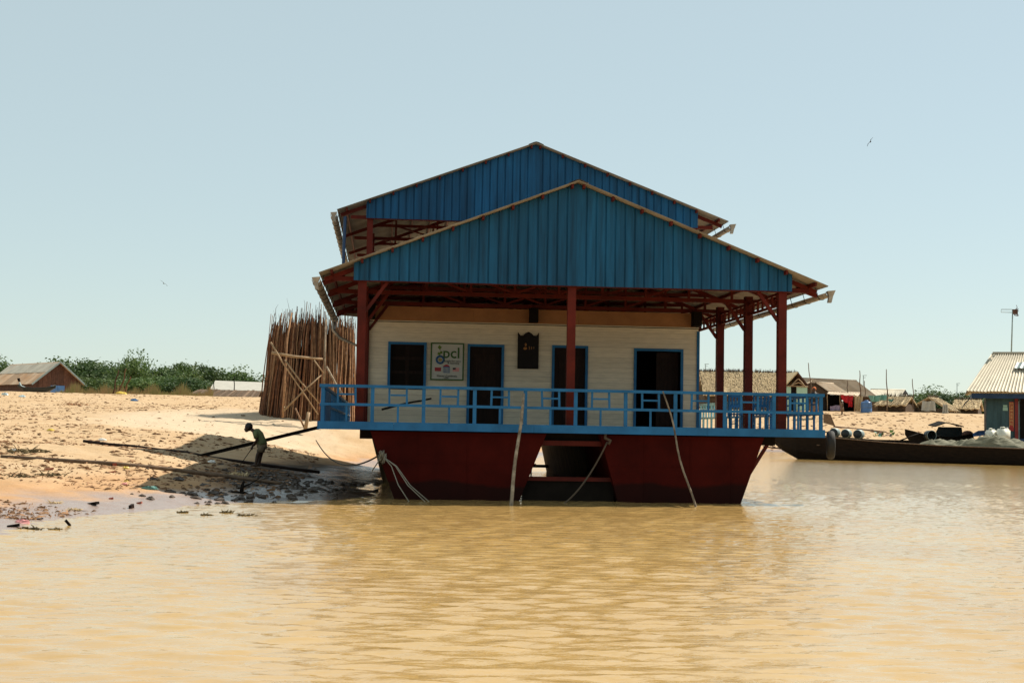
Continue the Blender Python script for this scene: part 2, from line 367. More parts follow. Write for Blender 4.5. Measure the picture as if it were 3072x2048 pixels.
rg = n.new('ShaderNodeMapRange'); l.new(wet, rg.inputs[0]); rg.inputs[3].default_value = .95; rg.inputs[4].default_value = .24; l.new(rg.outputs[0], b.inputs['Roughness'])
sp = n.new('ShaderNodeMapRange'); l.new(wet, sp.inputs[0]); sp.inputs[3].default_value = .1; sp.inputs[4].default_value = .6; l.new(sp.outputs[0], b.inputs['Specular IOR Level'])
bp = n.new('ShaderNodeBump'); bp.inputs['Strength'].default_value = .55; bp.inputs['Distance'].default_value = .05; l.new(fine.outputs[0], bp.inputs['Height']); l.new(bp.outputs[0], b.inputs['Normal'])
gx = spaced([(-3000, -60, 400, 6), (-60, -16, 1.2, .3), (-16, -4, .13, .13), (-4, 80, .4, 1.2), (80, 3000, 6, 400)])
gy = spaced([(-300, -34, 60, 3), (-34, -14, 2, .3), (-14, 30, .13, .13), (30, 140, .2, .7), (140, 200, 2, 8), (200, 6000, 10, 600)])
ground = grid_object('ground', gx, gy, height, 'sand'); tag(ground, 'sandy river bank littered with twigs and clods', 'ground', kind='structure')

# muddy river
m = bpy.data.materials.new('river'); m.use_nodes = True; MATS['river'] = m; n = m.node_tree.nodes; l = m.node_tree.links; b = n['Principled BSDF']
b.inputs['Roughness'].default_value = .06; b.inputs['IOR'].default_value = 1.95
geo = n.new('ShaderNodeNewGeometry'); mp = n.new('ShaderNodeMapping'); mp.inputs['Scale'].default_value = (.6, 1.6, 1); mp.inputs['Rotation'].default_value = (0, 0, R(9)); l.new(geo.outputs['Position'], mp.inputs[0])
n1 = n.new('ShaderNodeTexNoise'); n1.inputs['Scale'].default_value = .25; n1.inputs['Detail'].default_value = 5; l.new(geo.outputs['Position'], n1.inputs['Vector'])
rp = n.new('ShaderNodeValToRGB'); rp.color_ramp.elements[0].position = .35; rp.color_ramp.elements[1].position = .65
rp.color_ramp.elements[0].color = (.445, .270, .090, 1); rp.color_ramp.elements[1].color = (.495, .315, .114, 1); l.new(n1.outputs[0], rp.inputs[0]); l.new(rp.outputs[0], b.inputs['Base Color'])
n2 = n.new('ShaderNodeTexNoise'); n2.inputs['Scale'].default_value = 8; n2.inputs['Detail'].default_value = 4; n2.inputs['Roughness'].default_value = .6; l.new(mp.outputs[0], n2.inputs['Vector'])
bp = n.new('ShaderNodeBump'); bp.inputs['Strength'].default_value = .24; bp.inputs['Distance'].default_value = .04; l.new(n2.outputs[0], bp.inputs['Height']); l.new(bp.outputs[0], b.inputs['Normal'])
n3 = n.new('ShaderNodeTexNoise'); n3.inputs['Scale'].default_value = 1.7; n3.inputs['Detail'].default_value = 2; l.new(mp.outputs[0], n3.inputs['Vector'])
bq = n.new('ShaderNodeBump'); bq.inputs['Strength'].default_value = .30; bq.inputs['Distance'].default_value = .10; l.new(n3.outputs[0], bq.inputs['Height']); l.new(bq.outputs[0], bp.inputs['Normal'])
wx = spaced([(-700, -60, 80, 4), (-60, -13, 3, .12), (-13, 12, .085, .085), (12, 60, .12, 1.2), (60, 900, 4, 80)])
wy = spaced([(-300, -40, 40, 1), (-40, -25, .6, .05), (-25, -2, .034, .12), (-2, 40, .12, .5), (40, 160, .5, 3)])
def waves(X, Y):
    g = np.random.RandomState(11); Z = np.zeros_like(X)
    dyl = np.gradient(wy)[:, None]; dxl = np.gradient(wx)[None]
    px = fbm(X, Y, .22, 2)*1.5; gust = .75+1.0*np.clip(fbm(X*.6+40, Y*1.3, .16, 3)+.25, 0, 1)
    for k in range(52):
        lam = .10*(.5/.10)**(g.rand()**1.2); th = R(9)+g.randn()*.42; kx, ky = np.sin(th)*2*np.pi/lam, np.cos(th)*2*np.pi/lam
        amp = .0042*lam**.95*(.6+.8*g.rand())
        att = np.clip(1.6-2.2*np.maximum(dyl*abs(np.cos(th)), dxl*abs(np.sin(th)))*3/lam/2.2, 0, 1)
        ph = kx*X+ky*Y+g.rand()*6.28+px
        Z += amp*att*(np.sin(ph)+.22*np.cos(2*ph))
    return Z*gust
river = grid_object('water', wx, wy, waves, 'river'); tag(river, 'muddy ochre river water with small ripples', 'water', kind='structure')

# ---------------------------------------------------------------- shared builders for corrugated sheets, roofs, railings
def ribbed_sheet(x0, x1, zb, ztop, y, pitch=.2185, matname='gable_blue'):
    mb = MB(); xs = [x0]; off = [0]
    k = math.ceil((x0+.03)/pitch)
    while k*pitch < x1-.03:
        c = k*pitch
        for dx, dd in ((-.020, 0), (-.010, .028), (.010, .028), (.020, 0)): xs.append(c+dx); off.append(dd)
        k += 1
    xs.append(x1); off.append(0)
    vs = []; fs = []
    # the sheet breaks at the ridge: keep a column there
    for i, (x, d) in enumerate(zip(xs, off)): vs += [(x, y+d, zb), (x, y+d, ztop(x))]
    for i in range(len(xs)-1): fs.append((2*i, 2*i+2, 2*i+3, 2*i+1))
    return mb.add(vs, fs)
_cor = {}
def corrugated(matname, width, length, wave=.09, amp=.012, seg=5):
    key = (matname, round(width, 3), round(length, 3), wave)
    if key not in _cor:
        n = max(1, round(width/wave))*seg; mb = MB(); vs = []
        for i in range(n+1):
            y = width*i/n; z = amp*math.cos(2*math.pi*i/seg)
            vs += [(0, y, z), (length, y, z), (0, y, z-.006), (length, y, z-.006)]
        fs = []
        for i in range(n):
            a = 4*i; c = a+4; fs += [(a, a+1, c+1, c), (a+2, c+2, c+3, a+3), (a, c, c+2, a+2), (a+1, a+3, c+3, c+1)]
        fs += [(0, 2, 3, 1), (4*n, 4*n+1, 4*n+3, 4*n+2)]
        _cor[key] = mb.add(vs, fs).mesh('sheet', matname, False)
    return _cor[key]
def roof_slopes(root, ya, yb, za, ze, we, matname, part='roof', sheet_w=.815, wave=.09, local=False, cap='galvanised_sheet', name_piece='sheet', jitter=0):
    """gable roof, ridge along y at x=0; ridge cap is the part, its sheets are children"""
    mb = MB(); prof = [(-.22, -.22*(za-ze)/we+.03), (-.07, .012), (0, .03), (.07, .012), (.22, -.22*(za-ze)/we+.03)]
    for yy in (ya-.01, yb+.01):
        for x, z in prof: mb.v.append((x, yy, za+z))
    for i in range(4): mb.f.append((i, i+1, i+6, i+5)); mb.mi.append(0)
    cap_o = mb.build(part, cap, root, True, local=local)
    n = max(1, round((yb-ya)/sheet_w)); w = (yb-ya)/n; L = math.hypot(we, za-ze)
    for s in (-1, 1):
        d = Vector((s*we, 0, ze-za)).normalized(); nrm = Vector((s*(za-ze), 0, we)).normalized()
        for i in range(n):
            o = bpy.data.objects.new(name_piece, corrugated(matname, w, L, wave))
            jz = random.uniform(0, jitter); y0 = ya+i*w
            p = Vector((0, y0, za+jz)) if s > 0 else Vector((0, y0+w, za+jz))
            e2 = Vector((0, 1, 0)) if s > 0 else Vector((0, -1, 0))
            nn = d.cross(e2)
            place(o, cap_o, Matrix(((d.x, e2.x, nn.x, p.x), (d.y, e2.y, nn.y, p.y), (d.z, e2.z, nn.z, p.z), (0, 0, 0, 1))), local)
    return cap_o
def railing(root, p0, p1, bays, z0, z1, matname, depth=.05, posts_ends=(True, True), part='railing', fine=True):
    p0 = Vector(p0); p1 = Vector(p1); d = (p1-p0); L = d.length; d = d/L; zm = z0+(z1-z0)*.47
    P = lambda t, z: (p0.x+d.x*t, p0.y+d.y*t, z)
    mb = MB(); mb.bar(P(-.035, z1-.03), P(L+.035, z1-.03), depth+.035, .065)
    top = mb.build(part, matname, root)
    beam('middle_rail', top, matname, P(-.01, zm), P(L+.01, zm), depth+.012, .058)
    bw = L/bays
    for i in range(bays+1):
        if (i == 0 and not posts_ends[0]) or (i == bays and not posts_ends[1]): continue
        t = min(max(i*bw, .04), L-.04)
        beam('railing_post', top, matname, P(t, z0), P(t, z1-.06), .078, .05, (d.y, -d.x, 0))
    if fine:
        for i in range(bays):
            a = i*bw
            for k in (.33, .67): beam('baluster', top, matname, P(a+k*bw+random.uniform(-.008, .008), zm+.028), P(a+k*bw+random.uniform(-.008, .008), z1-.06), .045, .04, (d.y, -d.x, 0))
            zc = (zm+z1)/2+.005+random.uniform(-.012, .012)
            beam('cross_bar', top, matname, P(a+.33*bw+.022, zc), P(a+.67*bw-.022, zc), .036, .038)
            beam('baluster', top, matname, P(a+.5*bw, z0), P(a+.5*bw, zm-.028), .045, .04, (d.y, -d.x, 0))
    return top
def truss(root, y, za, ze, we, zb, half, matname='red_paint', n=10, part='truss'):
    """tie beam is the part; rafters, mid chord, struts and diagonals are its pieces"""
    t = MB().bar((-half, y, zb), (half, y, zb), .07, .10).build(part, matname, root)
    sl = (za-ze)/we; zr = lambda x: za-.13-abs(x)*sl
    for s in (-1, 1): beam('rafter', t, matname, (0, y, zr(0)), (s*(we-.1), y, zr(we-.1)), .06, .10)
    zm = zb+.42
    xm = (zr(0)-zm)/sl
    beam('tie', t, matname, (-xm, y+.003, zm), (xm, y+.003, zm), .05, .09)
    xs = [-half+2*half*i/n for i in range(1, n)]
    for i, x in enumerate(xs):
        if zr(x)-zb > .2: beam('strut', t, matname, (x, y-.004, zb+.05), (x, y-.004, zr(x)-.05), .06, .05)
        x2 = x+2*half/n*(1 if x < 0 else -1)
        if abs(x2) < half and zr(x)-zb > .5: beam('diagonal', t, matname, (x, y+.006, min(zr(x)-.06, zm)), (x2, y+.006, zb+.05), .045, .05)
    return t
def gutter(root, x, ya, yb, z, r=.095, outlet=True, side=1):
    mb = MB(); n = 8
    for yy, zz in ((ya, z), (yb, z-.0)):
        for rr in (r, r-.008):
            for i in range(n+1):
                t = math.pi+math.pi*i/n; mb.v.append((x+rr*math.cos(t), yy, zz+rr*math.sin(t)*1.05))
    k = n+1
    for i in range(n):
        mb.f += [(i, i+1, 2*k+i+1, 2*k+i), (k+i, 3*k+i, 3*k+i+1, k+i+1), (i, k+i, k+i+1, i+1)]; mb.mi += [0]*3
    g = mb.build('gutter', 'gutter_metal', root, True)
    y = ya+.6
    while y < yb:
        s = MB(); pts = [(x+(r+.004)*math.cos(math.pi+math.pi*i/8), y, z+(r+.004)*math.sin(math.pi+math.pi*i/8)*1.05) for i in range(9)]
        s.tube(pts, .009, 5); s.tube([pts[0 if side > 0 else 8], (x-side*(r+.05), y, z+.16)], .008, 5)
        s.build('gutter_strap', 'black_wood', g); y += 1.05
    if outlet:
        s = MB(); y0 = ya-.02
        s.add([(x-r*.95, y0-.10, z+.03), (x+r*1.0, y0-.10, z+.05), (x+r*.9, y0+.06, z+.02), (x-r*.9, y0+.06, z+.02),
               (x-.045, y0-.08, z-.08), (x+.045, y0-.08, z-.08), (x+.045, y0+.02, z-.08), (x-.045, y0+.02, z-.08),
               (x-.04-side*.03, y0-.07, z-.23), (x+.04-side*.03, y0-.07, z-.23), (x+.04-side*.03, y0+.01, z-.23), (x-.04-side*.03, y0+.01, z-.23)],
              [(0, 1, 5, 4), (1, 2, 6, 5), (2, 3, 7, 6), (3, 0, 4, 7), (4, 5, 9, 8), (5, 6, 10, 9), (6, 7, 11, 10), (7, 4, 8, 11), (8, 9, 10, 11)])
        s.build('outlet', 'gutter_metal', g)
    return g
def ladder_girder(root, x, ya, yb, z0, z1, matname='red_paint'):
    g = MB().bar((x, ya, z1), (x, yb, z1), .06, .06).build('girder', matname, root)
    beam('lower_chord', g, matname, (x, ya, z0), (x, yb, z0), .06, .06)
    y = ya+.25
    while y < yb: beam('rung', g, matname, (x, y, z0+.03), (x, y, z1-.03), .045, .05); y += .42
def pontoon(root, tx0, tx1, bx0, bx1, ya, yb, zt, matname, rake=0):
    mb = MB(); ks = 7; vs = []
    for yy, rk in ((ya, 1), (yb, -1)):
        for i in range(ks+1):
            z = zt+(-.55-zt)*i/ks; t = min(1, i/ks*zt/(zt+.55)*(zt+.55)/zt)
            tt = (zt-z)/zt
            vs += [(tx0+(bx0-tx0)*tt, yy+rake*rk*tt, z), (tx1+(bx1-tx1)*tt, yy+rake*rk*tt, z)]
    N = 2*(ks+1); fs = []
    for i in range(ks):
        a = 2*i; fs += [(a, a+1, a+3, a+2), (N+a+1, N+a, N+a+2, N+a+3), (a+1, N+a+1, N+a+3, a+3), (N+a, a, a+2, N+a+2)]
    fs += [(0, N, N+1, 1)]
    return mb.add(vs, fs).build('hull', matname, root)

# ================================================================ the blue floating house
H = thing('floating_house', 'blue gabled floating house with red posts, cream plank wall and blue railing', 'house', (0, 4.5, 0))
# hulls, with a grimy waterline worn into the paint
m = M('hull_red'); n = m.node_tree.nodes; l = m.node_tree.links; b = n[m['bsdf']]; geo = n['Geometry']
sx = n.new('ShaderNodeSeparateXYZ'); l.new(geo.outputs['Position'], sx.inputs[0])
nz = n.new('ShaderNodeTexNoise'); nz.inputs['Scale'].default_value = .9; nz.inputs['Detail'].default_value = 5; l.new(geo.outputs['Position'], nz.inputs['Vector'])
q = math_node('SUBTRACT', sx.outputs[2], math_node('MULTIPLY', nz.outputs[0], .5))
c = over(n[m['col']].outputs[2], math_node('MULTIPLY', math_node('SUBTRACT', 1.0, ramp(q, .05, .16)), .72), (.008, .005, .004))
l.new(c, b.inputs['Base Color'])
pontoon(H, -4.49, -.62, -3.93, -1.20, -.3, 9.0, 1.48, 'hull_red')
pontoon(H, .57, 4.27, .99, 3.75, -.3, 2.8, 1.48, 'hull_red')
pontoon(H, 1.72, 4.5, 2.05, 4.1, 2.9, 9.1, 1.47, 'old_hull')
block('gap_shade_sheet', H, 'black_wood', (-1.12, -.06, -.4), (.93, -.03, .45))  # added dark sheet, stands in for the shadowed void between the hulls
for a0, a1 in ((-4.49, -.62), (.57, 4.27)):
    for f in (.27, .55, .80): x = a0+(a1-a0)*f; beam('weld_seam', H, 'hull_red', (x, -.303, 1.47), (x+.01, -.303, -.1), .022, .012, (0, 1, 0))
    beam('weld_seam', H, 'hull_red', (a0+.24, -.303, .80), (a1-.22, -.303, .81), .018, .012, (0, 1, 0)); beam('rub_strip', H, 'hull_red', (a0+.02, -.315, 1.44), (a1-.02, -.315, 1.44), .03, .05)
block('cross_beam', H, 'red_paint', (-.74, -.12, 1.22), (.66, 0, 1.33))
block('cross_beam', H, 'red_paint', (-1.1, -.12, .44), (.9, 0, .53))
for yy in (.05, 3.0, 6.0, 8.6): block('deck_beam', H, 'black_wood', (-4.72, yy, 1.30), (4.62, yy+.22, 1.497))
for yy in (.1, 4.5): beam('deck_strut', H, 'red_paint', (4.46, yy, 1.33), (3.92, yy, .46), .07, .07)
block('deck', H, 'weathered_wood', (-5.58, -.4, 1.502), (5.58, 9.2, 1.622))
for a, c_ in ((-5.60, -3.98), (-3.975, -.92), (-.915, 2.93), (2.935, 5.60)): block('fascia_board', H, 'blue_paint', (a, -.475, 1.497), (c_, -.402, 1.672))
for s in (-1, 1):
    a = 5.585*s
    for ya, yb in ((-.40, 3.1), (3.105, 6.4), (6.405, 9.2)): block('fascia_board', H, 'blue_paint', (min(a, a+.05*s), ya, 1.497), (max(a, a+.05*s), yb, 1.668))
# railings
railing(H, (-5.565, -.43, 0), (5.565, -.43, 0), 10, 1.66, 2.47, 'blue_paint')
railing(H, (-5.56, -.33, 0), (-5.56, 9.1, 0), 9, 1.63, 2.468, 'blue_paint', posts_ends=(False, True))
railing(H, (5.56, -.33, 0), (5.56, 9.1, 0), 9, 1.63, 2.468, 'blue_paint', posts_ends=(False, True))
block('rail_panel', H, 'blue_paint', (-5.53, .5, 1.68), (-5.505, 3.6, 2.36))
# posts and braces
for yy in (0, 3, 6, 9):
    for s in (-1, 1):
        x = 4.74*s
        block('post', H, 'red_paint', (x-.095, yy-.095, 1.622), (x+.095, yy+.095, 4.95))
        if yy in (0, 3, 6): beam('brace', H, 'red_paint', (x-.09*s, yy+.01, 4.12), (x-.56*s, yy+.01, 4.78), .07, .09, (0, 1, 0))
block('post', H, 'red_paint', (-.16, -.09, 1.622), (.02, .09, 5.0))
# roof
ZA, ZE, WE = 7.10, 4.89, 5.68; SLP = (ZA-ZE)/WE
zr = lambda x: ZA-SLP*abs(x)
roof = roof_slopes(H, -.45, 10.95, ZA, ZE, WE, 'galvanised_sheet')
for s in (-1, 1):
    for k in range(9):
        x = s*(.13+k*.66); beam('purlin', roof, 'red_paint', (x, -.40, zr(x)-.062), (x, 10.9, zr(x)-.062), .05, .085)
for yy in (.12, 3.0, 6.0, 9.0): truss(H, yy, ZA, ZE, WE, 4.83, 5.4)
for s in (-1, 1):
    ladder_girder(H, s*4.74, .15, 9.0, 4.50, 4.76)
    gutter(H, s*(WE+.06), -.38, 10.85, ZE-.14, side=s)
    for yy in (0.12, 3.0, 6.0, 9.0): beam('eave_bracket', H, 'red_paint', (s*(WE-.55), yy+.09, zr(WE-.55)-.2), (s*(WE-.06), yy+.09, zr(WE)-.16), .05, .10)
MB().tube([(-WE-.09, 10.75, 4.66), (-WE-.09, 10.75, 4.42), (-WE+.1, 10.75, 4.2), (-4.9, 10.78, 3.9), (-4.85, 10.78, 1.7)], .05, 8).build('downpipe', 'gutter_metal', H, True)
bgm = MB(); bgm.add([(-4.7, 10.84, 4.5), (4.7, 10.84, 4.5), (4.7, 10.84, 4.80), (5.6, 10.84, zr(5.6)-.05), (5.6, 10.84, zr(5.6)-.02), (0, 10.84, ZA-.02), (-5.6, 10.84, zr(5.6)-.02), (-5.6, 10.84, zr(5.6)-.05), (-4.7, 10.84, 4.80)], [(0, 8, 7, 6, 5, 4, 3, 2, 1)]); bgm.build('back_gable', 'galvanised_sheet', H)
# front gable
g = MB().bar((-4.9, -.12, 4.80), (4.9, -.12, 4.80), .05, .09).build('gable', 'red_paint', H)
edges = [-4.93, -4.15, -3.28, -2.40, -1.53, -.655, .004, .87, 1.75, 2.62, 3.50, 4.37, 4.92]
edges = [-4.93]+[k*.874-.109 for k in range(-5, 0)]+[0.0]+[k*.874+.109 for k in range(1, 6)]+[4.92]
for a, c_ in zip(edges[:-1], edges[1:]):
    ribbed_sheet(a, c_, 4.775+random.uniform(-.004, .004), lambda x: zr(x)-.03, -.20+random.uniform(-.004, .004)).build('gable_sheet', 'gable_blue', g)
# front wall, openings: window, two doors, one open doorway
YW = 6.0; WL, WR, WT, WB = -4.64, 4.14, 4.36, 1.622
OPEN = [(-4.08, -3.19, 2.66, 3.76), (-1.985, -1.135, 1.622, 3.745), (.265, 1.105, 1.622, 3.765), (2.47, 3.68, 1.622, 3.73)]
wall = MB()
xs = sorted([WL, WR]+[v for o in OPEN for v in o[:2]])
for a, c_ in zip(xs[:-1], xs[1:]):
    hole = [o for o in OPEN if abs(o[0]-a) < 1e-6]
    if hole:
        wall.box((a, YW+.03, hole[0][3]), (c_, YW+.10, 4.70))
        if hole[0][2] > WB+.01: wall.box((a, YW+.03, WB), (c_, YW+.10, hole[0][2]))
    else: wall.box((a, YW+.03, WB), (c_, YW+.10, 4.70))
wall.box((WL, YW+.10, WB), (WL+.07, 10.8, 4.7)).box((WR-.07, YW+.10, WB), (WR, 10.8, 4.7)).box((WL, 10.8, WB), (WR, 10.87, 4.7)).box((WL, YW+.1, 4.62), (WR, 10.8, 4.66))
wall = wall.build('wall', 'dark_wood', H)
ph = .136; z = WB; row = 0
while z < WT-.02:
    zt = min(z+ph-.003, WT); segs = []; x = WL
    for o in OPEN:
        if o[3]+.03 > z and o[2]-.03 < zt: segs.append((x, o[0]-.02)); x = o[1]+.02
    segs.append((x, WR))
    for a, c_ in segs:
        p = MB(); t0, t1 = .024, .017            # lapped board, thicker at its lower edge
        p.add([(a, YW+.03-t0, z), (c_, YW+.03-t0, z), (c_, YW+.03, z), (a, YW+.03, z), (a, YW+.03-t1, zt), (c_, YW+.03-t1, zt), (c_, YW+.03, zt), (a, YW+.03, zt)],
              [(0, 3, 2, 1), (4, 5, 6, 7), (0, 1, 5, 4), (1, 2, 6, 5), (2, 3, 7, 6), (3, 0, 4, 7)])
        p.build('plank', 'white_plank', wall)
    for x, s in ((WL, -1), (WR, 1)): block('plank', wall, 'white_plank', (min(x, x+.02*s), YW+.04, z), (max(x, x+.02*s), 10.8, zt))
    z += ph; row += 1
block('wall_cap', wall, 'white_plank', (WL-.02, YW-.03, WT), (WR+.02, YW+.03, WT+.022))
for a, c_ in ((WL+.06, -1.9), (-1.897, .9), (.903, WR-.05)): block('frieze_board', wall, 'tan_board', (a, YW+.002, WT+.022), (c_, YW+.03, 4.76))
for x in (-4.6, -.32, 4.06): block('bracket', H, 'black_wood', (x-.11, YW-.35, 4.40), (x+.11, YW+.0, 4.78))
block('corner_trim', wall, 'blue_paint', (WR-.03, YW-.02, WB), (WR+.035, YW+.002, WT-.08))
for k, o in enumerate(OPEN):
    a, c_, z0, z1 = o; nm = 'window' if k == 0 else ('doorway' if k == 3 else 'door')
    if k == 0:
        d = MB().box((a, YW+.075, z0), (c_, YW+.1, z1)).build('window', 'dark_wood', H)
        for i in range(2):
            for j in range(3):
                w = (c_-a)/2; hh = (z1-z0)/3; block('pane', d, 'black_wood', (a+i*w+.05, YW+.06, z0+j*hh+.04), (a+(i+1)*w-.05, YW+.074, z0+(j+1)*hh-.04))
    elif k < 3:
        d = MB().box((a, YW+.05, z0), (c_, YW+.09, z1)).build('door', 'dark_wood', H)
        for zz0, zz1 in ((.16, .86), (1.02, 1.92)): block('door_panel', d, 'dark_wood', (a+.13, YW+.037, z0+zz0), (c_-.13, YW+.049, z0+zz1))
        hx = a+.075 if k == 1 else c_-.075
        hb = MB(); hb.ball((hx, YW+.0, z0+.98), .028, 6); hb.tube([(hx, YW+.05, z0+.98), (hx, YW+.0, z0+.98)], .01, 6); hb.build('handle', 'brass', d, True)
    else:
        d = MB().box((c_-.62, YW+.22, z0), (c_-.02, YW+.26, z1-.02)).build('open_door', 'dark_wood', H)
        for zz0, zz1 in ((.16, .86), (1.02, 1.92)): block('door_panel', d, 'dark_wood', (c_-.52, YW+.208, z0+zz0), (c_-.12, YW+.219, z0+zz1))
    fr = 'frame' if k < 3 else 'door_frame'
    t = .062
    f = MB(); f.box((a-t, YW-.035, z0-(t if k == 0 else 0)), (a+.004, YW+.06, z1+t)).box((c_-.004, YW-.035, z0-(t if k == 0 else 0)), (c_+t, YW+.06, z1+t)).box((a+.004, YW-.033, z1-.004), (c_-.004, YW+.06, z1+t-.002))
    if k == 0: f.box((a+.004, YW-.04, z0-t), (c_-.004, YW+.06, z0+.004))
    f.build('frame', 'blue_paint', d)

# ================================================================ the taller hall moored behind it
G = thing('floating_hall', 'taller blue gabled floating hall moored behind the cream walled house', 'house', (0, 16.5, 0))
ZA2, ZE2, Y2 = 9.87, 7.74, 9.0; S2 = (ZA2-ZE2)/WE; zr2 = lambda x: ZA2-S2*abs(x)
pontoon(G, 1.72, 4.6, 2.05, 4.2, 9.3, 23.2, 1.47, 'old_hull', .0)
pontoon(G, -4.6, -1.72, -4.2, -2.05, 9.3, 23.2, 1.47, 'old_hull', .0)
block('deck', G, 'weathered_wood', (-5.58, 9.3, 1.502), (5.58, 23.6, 1.622))
for s in (-1, 1): block('fascia_board', G, 'blue_paint', (min(5.585*s, 5.635*s), 9.3, 1.497), (max(5.585*s, 5.635*s), 23.6, 1.668))
block('cross_beam', G, 'black_wood', (-2.1, 22.2, .18), (2.1, 22.4, .29)); rod('hanging_rope', G, 'dark_rope', (1.35, 22.0, 1.5), (1.32, 22.0, -.1), .03)
roof2 = roof_slopes(G, Y2, 23.6, ZA2, ZE2, WE, 'galvanised_sheet')
for s in (-1, 1):
    for k in range(9):
        x = s*(.13+k*.66); beam('purlin', roof2, 'red_paint', (x, Y2+.05, zr2(x)-.062), (x, 23.5, zr2(x)-.062), .05, .085)
    gutter(G, s*(WE+.09), Y2-.05, 23.5, ZE2-.14, side=s)
    ladder_girder(G, s*4.74, 9.4, 23.0, 7.22, 7.5)
    for yy in (9.4, 13.9, 18.4, 22.9): block('post', G, 'red_paint', (s*4.74-.085, yy-.085, 1.622), (s*4.74+.085, yy+.085, 7.75))
    railing(G, (s*5.56, 9.4, 0), (s*5.56, 23.4, 0), 13, 1.63, 2.47, 'pale_blue' if s > 0 else 'blue_paint')  # right railing is a paler blue than the left
for yy in (9.42, 13.9, 18.4, 22.9): truss(G, yy, ZA2, ZE2, WE, 7.60, 5.3, n=8)
block('beam', G, 'red_paint', (-4.74, 13.85, 6.75), (4.74, 13.95, 6.95)); block('beam', G, 'red_paint', (-4.74, 18.35, 6.75), (4.74, 18.45, 6.95))
block('wall', G, 'white_plank', (-4.6, 14.2, 1.622), (4.1, 22.8, 5.6))
g2 = MB().bar((-4.82, 9.28, 7.58), (4.78, 9.28, 7.58), .05, .09).build('gable', 'red_paint', G)
edges = [-4.85]+[k*.874-.109 for k in range(-5, 0)]+[0.0]+[k*.874+.109 for k in range(1, 6)]+[4.81]
for a, c_ in zip(edges[:-1], edges[1:]):
    ribbed_sheet(a, c_, 7.555+random.uniform(-.004, .004), lambda x: zr2(x)-.03, 9.2+random.uniform(-.004, .004)).build('gable_sheet', 'deep_gable_blue', g2)
rod('downpipe', G, 'navy_paint', (-5.45, 9.05, 7.55), (-5.45, 9.05, 5.05), .045)

# ================================================================ things fixed to or leaning on the house
# printed sign between the window and the first door
S = thing('sign_board', 'white framed sign with green pcl letters, blue ring and two small flags', 'sign', (-2.58, 5.95, 3.33))
sx0, sx1, sz0, sz1 = -3.02, -2.14, 2.83, 3.82; ys = 5.945
MB().box((sx0+.03, ys, sz0+.03), (sx1-.03, ys+.02, sz1-.03)).build('panel', 'sign_white', S)
fr = MB().box((sx0, ys-.012, sz0), (sx0+.035, ys+.022, sz1)).box((sx1-.035, ys-.012, sz0), (sx1, ys+.022, sz1)).box((sx0+.035, ys-.010, sz0), (sx1-.035, ys+.022, sz0+.035)).box((sx0+.035, ys-.010, sz1-.035), (sx1-.035, ys+.022, sz1)).build('frame', 'sign_green', S)
FX = Matrix.Rotation(R(90), 4, 'X')
SW, SH = sx1-sx0, sz1-sz0
sp_ = lambda u, v: Vector((sx0+SW*u, ys-.006, sz1-SH*v))       # u, v: fractions of the sign from its top left corner
text_mesh('letters', 'pcl', .40, 'sign_green', S, Matrix.Translation(sp_(.62, .28)) @ FX)
text_mesh('caption', 'people for care', .075, 'sign_black', S, Matrix.Translation(sp_(.64, .485)) @ FX)
text_mesh('caption', '& learning', .075, 'sign_black', S, Matrix.Translation(sp_(.68, .54)) @ FX)
text_mesh('caption', 'Khmer Cambodia', .075, 'sign_black', S, Matrix.Translation(sp_(.5, .885)) @ FX)
text_mesh('caption', 'USA', .07, 'sign_black', S, Matrix.Translation(sp_(.48, .935)) @ FX)
ring = MB(); c0 = sp_(.285, .455)
ring.tube([c0+Vector((math.cos(t)*.092, 0, math.sin(t)*.092)) for t in [2*math.pi*i/24 for i in range(25)]], .026, 6, False); ring.build('ring', 'sign_blue', S, True)
MB().lathe([(.001, -.006), (.045, -.005), (.045, .0)], 14, c0, 'y').build('seed', 'sign_gold', S)
pl = MB(); pl.bar(sp_(.285, .36), sp_(.285, .17), .008, .008)
for (u, v), (u1, v1), w in (((.285, .34), (.22, .25), .05), ((.285, .30), (.35, .22), .04), ((.27, .19), (.26, .06), .055)):
    a = sp_(u, v); e = sp_(u1, v1); mid = (a+e)/2; per = Vector((-(e-a).z, 0, (e-a).x)).normalized()*w
    pl.add([a, mid+per, e, mid-per, mid+Vector((0, -.004, 0))], [(0, 4, 1), (1, 4, 2), (2, 4, 3), (3, 4, 0)])
pl.build('plant', 'leaf_green', S)
def patch(name, u0, v0, u1, v1, mt, parent=None, lift=0):
    a = sp_(u0, v1); e = sp_(u1, v0); return block(name, parent or S, mt, (a.x, ys-.006-lift, a.z), (e.x, ys-.001, e.z))
patch('flag', .13, .66, .32, .76, 'sign_red'); patch('flag', .67, .66, .86, .76, 'plastic_pink'); patch('canton', .67, .66, .76, .71, 'sign_black', None, .002)
patch('emblem', .38, .635, .58, .80, 'sign_blue')
for k in range(5): patch('emblem_bar', .395+k*.038, .65, .412+k*.038, .79, 'sign_white', None, .002)
rf = sp_(.48, .575); MB().add([sp_(.37, .635), sp_(.59, .635), sp_(.53, .59), rf, sp_(.43, .59)], [(0, 1, 2, 3, 4)]).build('emblem_roof', 'sign_red', S)
